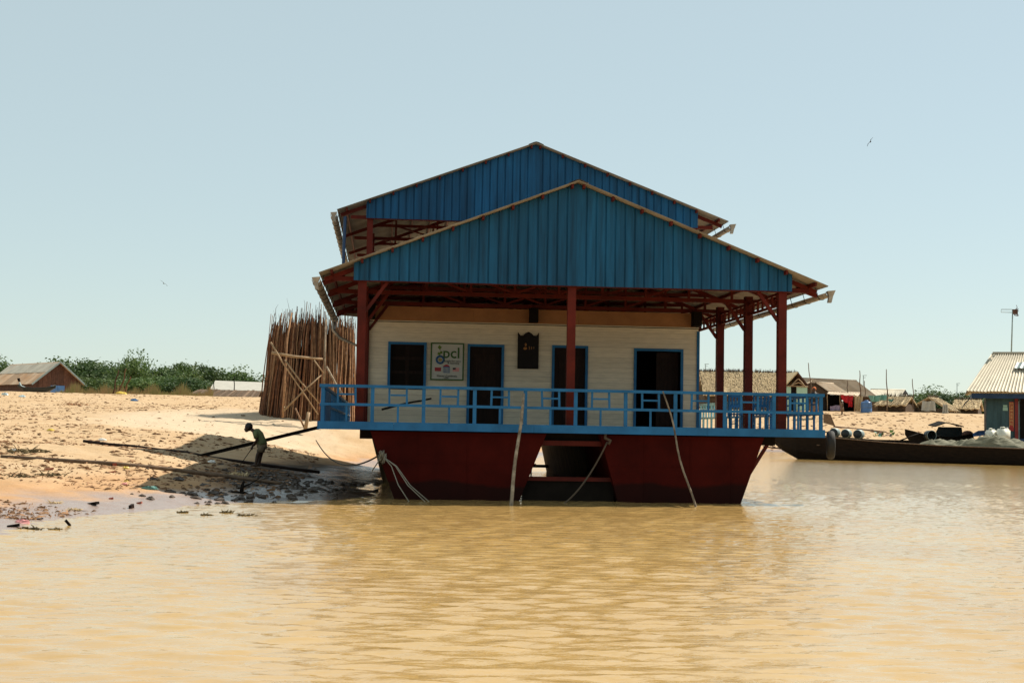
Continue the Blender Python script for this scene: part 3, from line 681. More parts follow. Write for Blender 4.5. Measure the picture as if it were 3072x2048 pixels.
# carved board
B = thing('carved_board', 'dark carved wooden board with pointed top corners hanging between the doors', 'board', (-.44, 5.95, 3.67))
bx0, bx1, bz0, bz1 = -.72, -.16, 3.18, 4.13; out = [(bx0, bz0), (bx1, bz0), (bx1, bz1+.02), (bx1-.07, bz1-.08), (bx1-.14, bz1-.07), (bx1-.20, bz1-.01), (bx1-.28, bz1+.03), (bx0+.20, bz1-.01), (bx0+.14, bz1-.07), (bx0+.07, bz1-.08), (bx0, bz1+.02)]
mb = MB(); N = len(out); mb.add([(x, 5.93, z) for x, z in out]+[(x, 5.966, z) for x, z in out], [tuple(range(N)), tuple(reversed(range(N, 2*N)))]+[(i, i+N, (i+1) % N+N, (i+1) % N) for i in range(N)]); mb.build('board', 'carved_board', B)
MB().ball((-.52, 5.925, 3.72), .045, 8, 1.1, .3, .9).ball((-.51, 5.925, 3.82), .03, 8, .9, .3, 1.5).build('painted_flower', 'gold_paint', B, True)
for k in range(3): block('painted_letter', B, 'gold_paint', (-.42+k*.06, 5.925, 3.69+.01*k), (-.405+k*.06, 5.929, 3.77))
# stick lying against the wall behind the railing
tag(rod('leaning_stick', None, 'black_wood', (-4.25, .2, 1.95), (-3.15, .35, 2.22), .028, .022), 'short black pole propped behind the left end of the railing', 'pole')
# tyre fender
tyc = Vector((5.841, -0.150, 1.338))
T = thing('tyre', 'black rubber tyre hanging at the right front corner of the deck', 'tyre', tuple(tyc), R(-13))
pr = []
for i in range(17):
    t = 2*math.pi*i/16; c_, s_ = math.cos(t), math.sin(t); pr.append((.235+.085*math.copysign(abs(c_)**.7, c_), .088*math.copysign(abs(s_)**.7, s_)))
MB().lathe(pr, 32, (0, 0, 0), 'x').build('tread', 'rubber', T, True, local=True)
tag(MB().tube([(5.60, -.15, 1.63), (tyc.x-.02, -.15, 1.62), (tyc.x, -.15, tyc.z+.2)], .014, 6).build('tyre_rope', 'dark_rope', None, True), 'short dark rope holding the tyre to the deck', 'rope')
# mooring poles
def crooked(p, q, r0, r1, seed, amp, n=9):
    g = random.Random(seed); p = Vector(p); q = Vector(q); o = []
    ph = g.random()*6
    for i in range(n+1):
        t = i/n; b_ = math.sin(t*math.pi)*amp
        o.append(p.lerp(q, t)+Vector((b_*math.sin(t*7+ph)*.7+b_*.3, b_*math.cos(t*5+ph)*.5, 0)))
    return o, [r0+(r1-r0)*i/n for i in range(n+1)]
def pole(name, label, p, q, r0, r1, mt, seed=1, amp=.03, cat='pole', group=None, nodes=0):
    pts, rad = crooked(p, q, r0, r1, seed, amp, 12)
    return tag(MB().tube(pts, rad, 8).build(name, mt, None, True), label, cat, group)
pole('mooring_pole', 'mottled bamboo pole standing in the water before the left hull', (-1.66, -2.7, -.6), (-1.17, -.60, 2.34), .043, .030, 'bamboo_pole', 3, .04)
pole('mooring_pole', 'crooked pale pole standing in the water before the right hull', (2.46, -2.05, -.5), (1.91, -.60, 2.45), .027, .018, 'bamboo_pole', 8, .10)
# ropes
kn = Vector((-4.218, -0.360, 0.928))
kb = MB()
for k in range(7):
    g = random.Random(k); ax = Vector((g.uniform(-1, 1), g.uniform(-.6, .6), g.uniform(-1, 1))).normalized(); e1 = ax.orthogonal().normalized(); e2 = ax.cross(e1)
    kb.tube([kn+Vector((g.uniform(-.05, .05), -.03, g.uniform(-.12, .1)))+(e1*math.cos(t)+e2*math.sin(t))*g.uniform(.05, .08) for t in [6.3*i/9 for i in range(10)]], .013, 5)
for tgt in ((-3.597, -1.200, 0.011), (-3.231, -1.200, 0.023), (-3.139, -1.200, 0.017)):
    tg = Vector(tgt); tg.z = -.05; kb.tube([kn+Vector((.04, -.05, -.02)), kn.lerp(tg, .25)+Vector((.05, 0, .04)), kn.lerp(tg, .55)+Vector((.02, 0, -.06)), tg], .012, 5)
kb.tube([kn, kn+Vector((-.1, -.02, -.15)), kn+Vector((-.21, -.02, -.32))], .014, 5)
tag(kb.build('mooring_rope', 'rope', None, True), 'grey rope knotted round the left hull edge with loose ends in the water', 'rope')
rp_ = [Vector((0.720, -0.400, 1.322))]; e = Vector((-.35, -1.0, -.05)); rp_ = sag(rp_[0], e, .18)
tag(MB().tube(rp_, .02, 6).tube([rp_[0]+Vector((-.04, .02, .22)), rp_[0]+Vector((-.05, -.02, .08)), rp_[0]+Vector((.07, -.02, .03)), rp_[0]+Vector((.02, -.03, -.05))], .035, 6).build('mooring_rope', 'dark_rope', None, True), 'dark rope hanging from the right hull into the gap between the hulls', 'rope')
tag(MB().tube(sag((-6.833, 24.000, 1.054), kn+Vector((-.02, .05, .05)), .55, 18), .020, 6).build('mooring_rope', 'dark_rope', None, True), 'dark rope sagging from the bank to the left hull', 'rope')

def chair(label, loc, rot):
    t = thing('chair', label, 'chair', loc, rot, 'blue chairs on the deck')
    block('seat', t, 'blue_paint', (-.21, -.2, .42), (.21, .22, .455), local=True)
    for sx_ in (-.18, .18):
        block('leg', t, 'blue_paint', (sx_-.022, -.2, 0), (sx_+.022, -.155, .42), local=True)
        beam('leg', t, 'blue_paint', (sx_, .2, 0), (sx_, .26, .95), .044, .04, (0, 1, 0), local=True)
    for z0 in (.62, .88): block('back_rail', t, 'blue_paint', (-.16, .225, z0), (.16, .25, z0+.06), local=True)
    for k in range(3): block('slat', t, 'blue_paint', (-.12+k*.095, .228, .68), (-.07+k*.095, .248, .88), local=True)
    for sx_ in (-.18, .18): block('stretcher', t, 'blue_paint', (sx_-.012, -.155, .18), (sx_+.012, .19, .21), local=True)
chair('blue slatted chair left of the two on the right side deck', (4.95, 4.6, 1.622), R(15)); chair('blue slatted chair right of the two on the right side deck', (5.2, 3.55, 1.622), R(-20))

# ================================================================ the bank on the left
def gz(x, y): return float(height(np.array([x]), np.array([y]))[0])
# stacked sticks, upright in a ring
bc = (-7.75, 35.0)
K = thing('stick_stack', 'tall stack of brown sticks stood upright on the bank beside the house', 'stick stack', (bc[0], bc[1], gz(*bc)))
rg_ = random.Random(21)
def one_stick(i, inner=False):
    a = rg_.uniform(0, 2*math.pi) if inner else (math.pi+math.pi*rg_.random() if i < 262 else math.pi*rg_.random())
    rr = rg_.uniform(.1, .9) if inner else rg_.uniform(.90, 1.03)
    x = bc[0]+2.20*rr*math.cos(a); y = bc[1]+1.6*rr*math.sin(a)
    lean = .70+.1*rg_.random(); j = rg_.uniform(-.12, .12)
    a2 = a+rg_.uniform(-.09, .09)
    zt = 6.35+rg_.gauss(0, .16)-.22*((x-bc[0])/2.2)**2+(rg_.uniform(.2, .75) if rg_.random() < .16 else 0)
    xt = bc[0]+.12+1.95*rr*math.cos(a2)*(lean+.22)+j; yt = bc[1]+1.0*rr*math.sin(a2)*lean
    return (x, y, gz(x, y)-.05), (xt, yt, zt)
for i in range(290):
    p, q = one_stick(i); r = rg_.uniform(.022, .042)
    sunny = p[0] > bc[0]+.9  # right end gets more pale sticks: sunlight put into the wood tone
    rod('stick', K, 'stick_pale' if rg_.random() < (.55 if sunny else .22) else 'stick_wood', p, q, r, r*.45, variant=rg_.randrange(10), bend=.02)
mb = MB()
for i in range(420):
    p, q = one_stick(i, True); r = rg_.uniform(.022, .04); mb.tube([p, Vector(p).lerp(Vector(q), .5)+Vector((rg_.uniform(-.05, .05), rg_.uniform(-.05, .05), 0)), q], [r, r*.8, r*.35], 5)
for i in range(90):                                        # thin twig ends along the top
    p, q = one_stick(i); q = Vector(q); e = q+Vector((rg_.uniform(-.18, .14), rg_.uniform(-.1, .1), rg_.uniform(.15, .55))); mb.tube([q-Vector((0, 0, .3)), q, e], [.014, .011, .004], 4)
tag(mb.build('inner_sticks', 'stick_wood', K), kind='stuff')
# poles lashed together in front of the sticks
Fm = thing('pole_frame', 'crossed pale poles lashed into a frame in front of the stick stack', 'pole frame', (-9.5, 32.6, gz(-9.5, 32.6)))
def fpole(pxs, r0, r1, mt='pale_wood', nm='frame_pole'):
    n_ = len(pxs); r0 *= .72; r1 *= .72; MB().tube(pxs, [r0+(r1-r0)*i/(n_-1) for i in range(n_)], 7).build(nm, mt, Fm, True)
fpole([(-9.323, 32.700, 4.846), (-8.352, 32.600, 4.698), (-7.057, 32.800, 4.617)], .10, .07)
fpole([(-9.372, 32.600, 5.317), (-8.779, 32.500, 4.371), (-8.007, 32.400, 3.298), (-7.177, 32.300, 2.126)], .055, .04)
fpole([(-8.724, 32.500, 4.536), (-7.940, 32.400, 3.522), (-7.131, 32.300, 2.616)], .055, .04)
fpole([(-8.706, 32.300, 2.246), (-7.916, 32.200, 3.072), (-7.085, 32.500, 3.901)], .06, .05)
fpole([(-8.750, 32.600, 1.967), (-8.703, 32.700, 3.785), (-8.667, 32.800, 5.480), (-8.499, 32.900, 6.678)], .075, .05, 'stick_pale')
fpole([(-6.974, 32.900, 3.528), (-6.971, 32.900, 4.579), (-6.978, 33.000, 6.437)], .075, .055, 'bamboo_pole')
fpole([(-7.432, 32.600, 4.554), (-6.998, 32.500, 3.992)], .045, .04)
fpole([(-6.881, 32.700, 4.286), (-6.443, 32.600, 3.529), (-5.993, 32.500, 2.850)], .07, .06, 'bamboo_pole')
tag(MB().tube([(-7.521, 31.000, 2.208), (-7.653, 30.900, 1.423)], [.075, .085], 8).build('stake', 'pale_wood', None, True), 'short pale stake driven into the bank beside the beam end', 'stake')
tag(MB().tube([(-8.113, 31.200, 2.374), (-7.893, 31.100, 1.926), (-7.660, 31.000, 1.481)], [.035, .04, .045], 7).build('stick', 'stick_pale', None, True), 'thin stick leaning on the short stake by the beam', 'stick')
MOUND = [((-8.626, 31.468, 1.479), .5), ((-7.449, 31.180, 1.282), .6), ((-7.747, 30.232, 1.065), .35)]
# long timbers
def timber(name, label, pts, r, mt, cat='pole'):
    return tag(MB().tube([Vector(p) for p in pts], r, 8).build(name, mt, None, True), label, cat)
e0 = Vector((-9.344, 10.607, 0.626)); tag(MB().bar(e0+Vector((-.2, .1, .02)), (-6.143, 11.400, 1.545), .10, .10).build('gangway_beam', 'black_wood', None), 'dark square beam running from the deck corner down to the bank', 'beam')
a = Vector((-13.558, 14.044, 0.910)); b_ = Vector((-9.465, 7.445, 0.648)); d_ = Vector((-6.100, 11.483, 0.124))
tp_ = [a.lerp(d_, k/9) for k in range(10)]
for p in tp_: p.z = max(p.z+.08, gz(p.x, p.y)+.05)
timber('long_pole', 'thick dark pole lying across the bank at the feet of the child', tp_, [.045+.012*math.sin(k/9*3.1) for k in range(10)], 'dark_wood')
timber('long_pole', 'thin brown pole lying on the sand down to the shaded mud', [Vector((-12.936, 2.116, 0.714))+Vector((0, 0, .03)), Vector((-10.372, 1.983, 0.573))+Vector((0, 0, .05)), Vector((-9.127, 2.251, 0.454))+Vector((0, 0, .05)), Vector((-7.684, 2.403, 0.285))+Vector((0, 0, .05)), Vector((-6.455, 1.486, 0.190))+Vector((0, 0, .05))], [.035, .045, .045, .05, .03], 'weathered_wood')
st = Vector((-7.148, -1.191, 0.131))
tag(MB().tube([st-Vector((.0, 0, .1)), st+Vector((.03, 0, .16)), st+Vector((.06, .03, .25))], [.05, .036, .022], 7).tube([st+Vector((.045, 0, .13)), st+Vector((.17, .05, .18)), st+Vector((.40, .05, .33))], [.02, .016, .008], 6)
    .tube([st+Vector((.02, 0, .0)), st+Vector((-.2, -.05, .03))], [.035, .015], 6).tube([st, st+Vector((.12, -.1, .02))], [.035, .015], 6).build('driftwood_snag', 'black_wood', None, True), 'black forked driftwood snag sticking up from the shaded wet mud', 'driftwood')
# ---------------------------------------------------------------- people
def person_body(name, parent, limbs, balls, voxel, mt):
    mb = MB()
    for pts, rad in limbs: mb.tube(pts, rad, 10, True, True)
    for c_, r, sx_, sy_, sz_ in balls: mb.ball(c_, r, 10, sx_, sy_, sz_)
    o = mb.build(name, mt, parent, True, local=True)
    md = o.modifiers.new('skin', 'REMESH'); md.mode = 'VOXEL'; md.voxel_size = voxel; md.use_smooth_shade = True
    sm = o.modifiers.new('smooth', 'SMOOTH'); sm.factor = .5; sm.iterations = 3
    return o
def hand(c_, d, side, grip=True):
    """palm, four unequal fingers curled round a stick, thumb from the side of the palm"""
    c_ = Vector(c_); d = Vector(d).normalized(); s = Vector((0, 1, 0)); n_ = d.cross(s).normalized(); L = []
    L.append(([c_, c_+d*.055], [.024, .026]))
    for k, ln in enumerate((.050, .058, .054, .042)):
        o = s*(-.027+.018*k); b0 = c_+d*.055+o; b1 = b0+d*ln*.5+n_*.012; b2 = b1+n_*ln*.45-d*.004; b3 = b2-d*ln*.4
        L.append(([b0, b1, b2, b3], [.0095, .009, .0085, .0075]))
    t0 = c_+d*.018+s*.03*side; L.append(([t0, t0+s*.018*side+d*.025+n_*.01, t0+s*.012*side+d*.045+n_*.03], [.011, .010, .008]))
    return L
bx = Vector((-7.718, 9.000, 0.402))
P = thing('person', 'child in a green shirt and shorts bending over with a stick at the water edge', 'person', (bx.x, bx.y, bx.z+.02), R(-6))
limbs = []
for s in (-1, 1):                                          # legs: ankle, knee, hip; feet point left
    y = .075*s; f = .03*s
    limbs.append(([(.0+f, y, .06), (.035+f, y, .28), (.105, y, .53)], [.036, .047, .068]))
    limbs.append(([(.03+f, y, .03), (-.06+f, y, .028), (-.13+f, y*1.15, .02)], [.033, .034, .022]))
limbs.append(([(.11, 0, .55), (.085, 0, .68), (.0, 0, .86), (-.075, 0, .95)], [.105, .098, .108, .085]))
limbs.append(([(-.09, 0, .96), (-.19, 0, 1.02)], [.05, .045]))
for s in (-1, 1):
    y = .135*s; h = Vector((-.135, .05*s-.02, .575)) if s < 0 else Vector((-.165, .02, .545))
    limbs.append(([(-.06, y*.8, .93), (-.045, y*1.15, .90), (.0, y*1.25, .735), tuple(h)], [.045, .042, .034, .024]))
    limbs += hand(h, Vector((-.4, -.05*s, -1)), -s)
limbs = [(p_, [r*1.14 if r > .013 else r for r in q_]) for p_, q_ in limbs]
balls = [((-.285, 0, 1.085), .105, .98, .86, 1.08), ((-.335, 0, 1.005), .062, .9, .9, .95), ((-.395, 0, 1.035), .016, 1, .8, 1.1),
         ((-.27, .092, 1.065), .026, .7, .35, 1.1), ((-.27, -.092, 1.065), .026, .7, .35, 1.1), ((-.385, 0, .995), .022, .8, 1.1, .5)]
person_body('body', P, limbs, balls, .0085, 'skin')
for s in (-1, 1): MB().ball((-.376, .034*s, 1.055), .011, 6).build('eye', 'sign_white', P, True, local=True)
hr = MB(); hr.ball((-.272, 0, 1.105), .112, 12, 1.0, .90, 1.02); hr = hr.build('hair', 'hair', P, True, local=True)
sh = MB(); sh.tube([(.125, 0, .60), (.095, 0, .69), (.01, 0, .87), (-.07, 0, .965), (-.115, 0, .99)], [.146, .136, .142, .122, .072], 16)
for s in (-1, 1): sh.tube([(-.065, .09*s, .95), (-.045, .165*s, .89), (-.02, .178*s, .79)], [.066, .07, .068], 10)
sh.build('shirt', 'olive_shirt', P, True, local=True)
so_ = MB(); so_.tube([(.105, 0, .635), (.115, 0, .56), (.105, 0, .50)], [.136, .146, .138], 14)
for s in (-1, 1): so_.tube([(.11, .07*s, .55), (.075, .08*s, .40)], [.094, .098], 12)
so_.build('shorts', 'khaki_shorts', P, True, local=True)
hs = Vector((bx.x, bx.y, bx.z))
tag(rod('stick', None, 'black_wood', hs+Vector((-.03, -.05, .72)), hs+Vector((-.52, -.12, -.03)), .014, .010, bend=.0), 'thin dark stick held by the bending child', 'stick')
mb = MB(); rg2 = random.Random(3)
mb.lump((bx.x, bx.y, bx.z-.14), .34, .26, .115, rg2); mb.lump((bx.x+.05, bx.y-.05, bx.z-.2), .55, .42, .13, rg2)
for k in range(34): mb.lump((bx.x+rg2.uniform(-.55, .55), bx.y+rg2.uniform(-.45, .2), bx.z-.16), rg2.uniform(.06, .16), rg2.uniform(.06, .16), rg2.uniform(.03, .09), rg2)
tag(mb.build('mud_heap', 'clod', None), 'low heap of dark mud under the feet of the child', 'mud')

# ---------------------------------------------------------------- huts
def hut(name, label, loc, rotz, w, ln, wall_h, ridge_h, wall_mat, roof_mat, over_=.35, group=None, cat='hut', sheet=1.0, wave=.16, planks=True, base=-.6):
    """ridge along local y, front gable at y=0 facing -y"""
    t = thing(name, label, cat, loc, rotz, group)
    wl_ = MB().box((-w/2, .04, base), (-w/2+.06, ln, wall_h)).box((w/2-.06, .04, base), (w/2, ln, wall_h)).box((-w/2, ln-.06, base), (w/2, ln, wall_h))
    wl_.add([(-w/2, .1, base), (w/2, .1, base), (w/2, .1, wall_h), (0, .1, ridge_h-.08), (-w/2, .1, wall_h)], [(0, 1, 2, 3, 4)])
    wl_ = wl_.build('wall', wall_mat, t, local=True)
    if planks:
        n_ = max(4, int(w/.42)); pw = w/n_
        for i in range(n_):
            x0 = -w/2+i*pw; x1 = x0+pw-.02; zt = lambda x: wall_h+(ridge_h-.1-wall_h)*(1-abs(x)/(w/2))
            MB().add([(x0, .03, base), (x1, .03, base), (x1, .09, base), (x0, .09, base), (x0, .03, zt(x0)), (x1, .03, zt(x1)), (x1, .09, zt(x1)), (x0, .09, zt(x0))],
                     [(0, 3, 2, 1), (4, 5, 6, 7), (0, 1, 5, 4), (1, 2, 6, 5), (2, 3, 7, 6), (3, 0, 4, 7)]).build('wall_plank', wall_mat, wl_, local=True)
    ze = wall_h-over_*(ridge_h-wall_h)/(w/2)
    if roof_mat: roof_slopes(t, -over_, ln+over_, ridge_h, ze, w/2+over_, roof_mat, sheet_w=sheet, wave=wave, local=True, cap=roof_mat, jitter=.03)
    return t
# rusty roofed house at the far left
lp = Vector((-37.840, 118.000, 4.695)); LH = hut('plank_house', 'brown plank house with a half rusted sheet roof at the far left', (lp.x, lp.y, lp.z-.2), R(38), 5.0, 11, 1.35, 3.35, 'plank_red_brown', 'rusty_sheet', .45, cat='house', sheet=1.1)
for s in (-1, 1):
    beam('barge_board', LH, 'barrel_grey', (0, -.48, 3.36), (s*2.98, -.48, 3.36-.8*2.98), .05, .16, local=True)
    d = Vector((s, 0, -.8)).normalized(); e2 = Vector((0, s, 0)); nn = d.cross(e2)
    for k in range(8):
        y0 = -.45+k*1.49+(0 if s > 0 else 1.47); p = Vector((0, y0, 3.36))+nn*.03
        place(bpy.data.objects.new('upper_sheet', corrugated('grey_sheet', 1.47, 1.75, .16)), LH, Matrix(((d.x, e2.x, nn.x, p.x), (d.y, e2.y, nn.y, p.y), (d.z, e2.z, nn.z, p.z), (0, 0, 0, 1))), True)
block('door', LH, 'door_blue', (-.75, -.02, -.6), (-.02, .025, .95), local=True); block('door', LH, 'door_blue', (.0, -.02, -.6), (.75, .025, .95), local=True)
# long narrow boat pulled up before it
def boat(name, label, loc, rotz, stations, mt='boat_wood', cat='boat', rail_mat=None, th=.05, group=None):
    """stations: (x, half width, z gunwale, z keel); hull shell with inner skin, gunwale strips and thwarts"""
    t = thing(name, label, cat, loc, rotz, group); mb = MB(); K_ = 7; vs = []; 
    def prof(hw, zg, zk, inset):
        o = []
        for k in range(K_):
            u = -1+2*k/(K_-1); a = abs(u); y = math.copysign(hw*(min(1, a*1.25))**.8, u) if a else 0
            z = zk+(zg-zk)*max(0, (a-.45)/.55)**1.1
            o.append((y*(1-inset/max(hw, .08)) if hw > inset else y*.6, z+inset*.6 if a < .9 else z))
        return o
    for ins in (0, th):
        for x, hw, zg, zk in stations:
            for y, z in prof(hw, zg, zk, ins): vs.append((x, y, z))
    n_ = len(stations); fs = []
    for i in range(n_-1):
        for k in range(K_-1):
            a = i*K_+k; fs.append((a, a+1, a+K_+1, a+K_)); c_ = a+n_*K_; fs.append((c_, c_+K_, c_+K_+1, c_+1))
        for k in (0, K_-1):
            a = i*K_+k; fs.append((a, a+K_, a+K_+n_*K_, a+n_*K_))
    for i in (0, n_-1): fs.append(tuple(i*K_+k for k in range(K_)))
    mb.add(vs, fs); hb = mb.build('hull', mt, t, local=True)
    for s in (-1, 1): MB().tube([(x, s*(hw+.01), zg+.01) for x, hw, zg, zk in stations], .035*max(1, stations[1][1]), 6).build('gunwale', rail_mat or mt, t, True, local=True)
    return t
bp_ = Vector((-39.820, 110.000, 4.449)); boat('small_boat', 'narrow dark boat with raised bow lying before the rusty roofed house', (bp_.x, bp_.y, bp_.z+.05), R(0), [(0, .1, .75, .55), (.6, .35, .5, .15), (1.6, .5, .42, 0), (2.8, .45, .5, .05), (3.6, .12, .75, .5)], 'dark_plastic')
b2 = thing('outboard_motor', 'tilted outboard motor on the boat by the rusty roofed house', 'motor', (bp_.x-.0, bp_.y, bp_.z+.7)); 
MB().tube([(-39.781, 110.000, 5.872), (-39.674, 110.000, 5.551)], [.14, .11], 8).build('engine', 'black_wood', b2, True); MB().tube([(-39.671, 110.000, 5.486), (-39.528, 110.000, 5.037), (-38.702, 110.000, 4.859)], [.07, .16, .04], 8).build('shaft', 'barrel_grey', b2, True)
# pale tarpaulin hut and thatch lean-to
tp = Vector((-18.717, 112.000, 4.453)); TH = thing('tarpaulin_hut', 'low hut with a pale grey tarpaulin roof behind the sand crest', 'hut', tuple(tp))
a, b_, c_, d_ = [Vector(PIXEL_POINT(*q)) for q in ((646,1141,114), (810,1147,114), (790,1172,109), (628,1168,109))]
dn = Vector((0, 0, -.10))
MB().add([a, b_, c_, d_, a+dn, b_+dn, c_+dn, d_+dn], [(3, 2, 1, 0), (4, 5, 6, 7), (0, 1, 5, 4), (1, 2, 6, 5), (2, 3, 7, 6), (3, 0, 4, 7)]).build('roof', 'white_tarp', TH)
MB().box((min(d_.x, a.x)+.3, 109.6, tp.z-.8), (b_.x-.3, 113.5, tp.z+.5)).build('wall', 'woven_wall', TH)
for q in ((641,1190,1155), (702,1180,1140)): tag(rod('thin_pole', None, 'black_wood', PIXEL_POINT(q[0],q[1],108.6), PIXEL_POINT(q[0]+1,q[2]-10,108.6), .05, .04), 'thin pole in front of the tarpaulin roof, %s' % ('left one' if q[0] < 650 else 'right one'), 'pole')
TL = thing('thatch_leanto', 'low lean-to of old thatch and split bamboo before the tarpaulin hut', 'lean-to', tuple(Vector((-19.471, 107.000, 4.261))))
a, b_, c_, d_ = [Vector(PIXEL_POINT(*q)) for q in ((600,1167,109), (782,1172,109), (772,1196,105), (560,1190,105))]
MB().add([a, b_, c_, d_, a+dn, b_+dn, c_+dn, d_+dn], [(3, 2, 1, 0), (4, 5, 6, 7), (0, 1, 5, 4), (1, 2, 6, 5), (2, 3, 7, 6), (3, 0, 4, 7)]).build('roof', 'thatch_dark', TL)
for k in range(26):
    t = (k+rg2.random())/26; p = a.lerp(b_, t)+Vector((0, 0, .05)); q = d_.lerp(c_, t-.03)+Vector((rg2.uniform(-.3, .1), 0, .05)); s0 = rg2.uniform(0, .3)
    beam('split_bamboo', TL, 'thatch_dark' if k % 3 else 'weathered_wood', p.lerp(q, s0), p.lerp(q, rg2.uniform(.8, 1.05)), .22, .06)
for k in (.05, .5, .93): p = d_.lerp(c_, k); rod('post', TL, 'black_wood', p+Vector((0, 0, -.9)), p, .07)
# sticks standing in front of the bushes
for q, lb in (((338,1182,356,1110), 'leftmost of three bare sticks before the bushes'), ((356,1180,378,1105), 'middle of three bare sticks before the bushes'), ((370,1182,392,1130), 'rightmost of three bare sticks before the bushes')):
    pole('bare_stick', lb, PIXEL_POINT(q[0],q[1],92), PIXEL_POINT(q[2],q[3],92), .07, .04, 'stick_wood', q[0], .1, 'stick')

# ---------------------------------------------------------------- trees and scrub
def crown_mesh(seed, clumps, leaves, w, h, size, matname):
    g = np.random.RandomState(seed); V = []; Fc = []
    cs = []
    for k in range(clumps):
        a = g.rand()*6.28; r = w*.5*math.sqrt(g.rand())*.85; z = h*(.30+.62*g.rand()**.8)*(1-.38*(r/(w*.5))**2)
        cs.append((r*math.cos(a), r*math.sin(a), z, w*(.13+.13*g.rand())))
    for k in range(leaves):
        cx, cy, cz, cr = cs[g.randint(clumps)]; d = g.randn(3); d /= np.linalg.norm(d); rad = cr*(.55+.6*g.rand()); 
        if g.rand() < .05: rad *= 1.5
        c = np.array([cx, cy, cz])+d*rad*np.array([1, 1, .8])
        if c[2] < .12*h: continue
        n1 = d+g.randn(3)*.7; n1 /= np.linalg.norm(n1); t = np.cross(n1, g.randn(3)); t /= np.linalg.norm(t); b3 = np.cross(n1, t); s = size*(.6+.8*g.rand())
        k0 = len(V); V += [tuple(c-t*s*.5), tuple(c+b3*s*.34), tuple(c+t*s*.6), tuple(c-b3*s*.34)]; Fc.append((k0, k0+1, k0+2, k0+3))
    me = bpy.data.meshes.new('crown'); me.from_pydata(V, [], Fc); me.materials.append(M(matname)); return me
def trunk_mesh(seed, w, h):
    g = random.Random(seed); mb = MB(); mb.tube([(0, 0, -.4), (.1, 0, h*.25), (g.uniform(-.2, .2), g.uniform(-.2, .2), h*.55)], [.16, .12, .07], 7)
    for k in range(6):
        a = g.random()*6.28; z0 = h*(.1+.35*g.random()); mb.tube([(.05, 0, z0), (math.cos(a)*w*.18, math.sin(a)*w*.18, z0+h*.18), (math.cos(a)*w*.33, math.sin(a)*w*.33, z0+h*(.3+.2*g.random()))], [.07, .05, .02], 5)
    return mb.mesh('trunk', 'bark', True)
CR = [crown_mesh(s, 22, 5200, 7.4, 6.1, .29, 'foliage' if s % 3 else 'foliage_dark') for s in range(1, 7)]
TR = [trunk_mesh(s, 7.0, 6.0) for s in range(1, 4)]
def tree(name, label, px_pt, w, h, seed, group):
    t = thing(name, label, 'tree' if 'tree' in name else 'bush', tuple(px_pt), seed*1.7, group)
    S_ = Matrix.Diagonal((w/7.0, w/7.0, h/6.0, 1))
    place(bpy.data.objects.new('trunk', TR[seed % 3]), t, S_, True); place(bpy.data.objects.new('crown', CR[seed % 6]), t, S_, True)
BL = [(8,1188,1073,6,150,'sparse tree top showing at the left photo edge above the roof'), (62,1178,1080,4,165,'thin tree crown peeking over the rusty roof'), (150,1180,1082,6,150,'bush rising behind the rusty roof ridge'),
 (215,1185,1064,8,140,'full round tree right behind the plank house gable'), (285,1185,1084,8,138,'broad leafy bush second behind the plank house'), (335,1185,1069,7,150,'bright green tree left of the tall tree'), (394,1186,1058,6,136,'tallest tree of the left tree line'),
 (450,1186,1090,8,140,'mid green bush right of the tallest tree'), (512,1187,1084,7,138,'dark topped tree in the middle of the tree line'), (566,1187,1078,7,142,'tree with spiky top left of the tarpaulin hut'), (612,1187,1094,6,142,'bush just left of the tarpaulin hut'),
 (662,1188,1092,7,150,'dark tree with thin shoots behind the tarpaulin hut'), (712,1188,1106,6,152,'low bush behind the middle of the tarpaulin roof'), (770,1188,1106,8,150,'rounded bush beside the stick stack'), (255,1186,1125,7,122,'low pale bush in front of the tree line at left'), (430,1186,1128,8,122,'low pale bush in front of the tallest tree'), (560,1188,1130,8,122,'low bush in front of the spiky tree'),
 (480,1187,1112,7,128,'low dark bush in the middle foreground of the tree line'), (360,1187,1118,7,126,'low bush behind the three bare sticks')]
for k, (px, pb, pt, w, Y, lb) in enumerate(BL):
    p = Vector(PIXEL_POINT(px, pb, Y)); q = Vector(PIXEL_POINT(px, pt, Y)); p.z = min(p.z, gz(p.x, p.y)+.3)-.3
    tree('leafy_tree' if pt < 1095 else 'leafy_bush', lb, p, w*Y/140*1.0, (q.z-p.z)*.93, k+1, 'trees beyond the left bank')
# dry grass belt at the foot of the bushes
g = np.random.RandomState(4); V = []; Fc = []
for k in range(7000):
    px = g.uniform(195, 640); Y = g.uniform(93, 112); x = CAM.x+(px-1158)/4267*(Y-CAM.y); z = gzs = 0
    V += [(x-.05, Y, -.3), (x+.05, Y+.03, -.3), (x+g.uniform(-.35, .35), Y+g.uniform(-.2, .2), g.uniform(.15, .85)*(.35+.9*abs(math.sin(px*.031)+.5*math.sin(px*.11))))]; Fc.append((3*k, 3*k+1, 3*k+2))
V = np.array(V); V[:, 2] += np.repeat(height(V[0::3, 0], V[0::3, 1]), 3)
me = bpy.data.meshes.new('dry_grass'); me.from_pydata([tuple(v) for v in V], [], Fc); me.materials.append(M('dry_grass'))
tag(place(bpy.data.objects.new('dry_grass', me), None), 'reddish dry grass along the foot of the bushes', 'grass', kind='stuff')

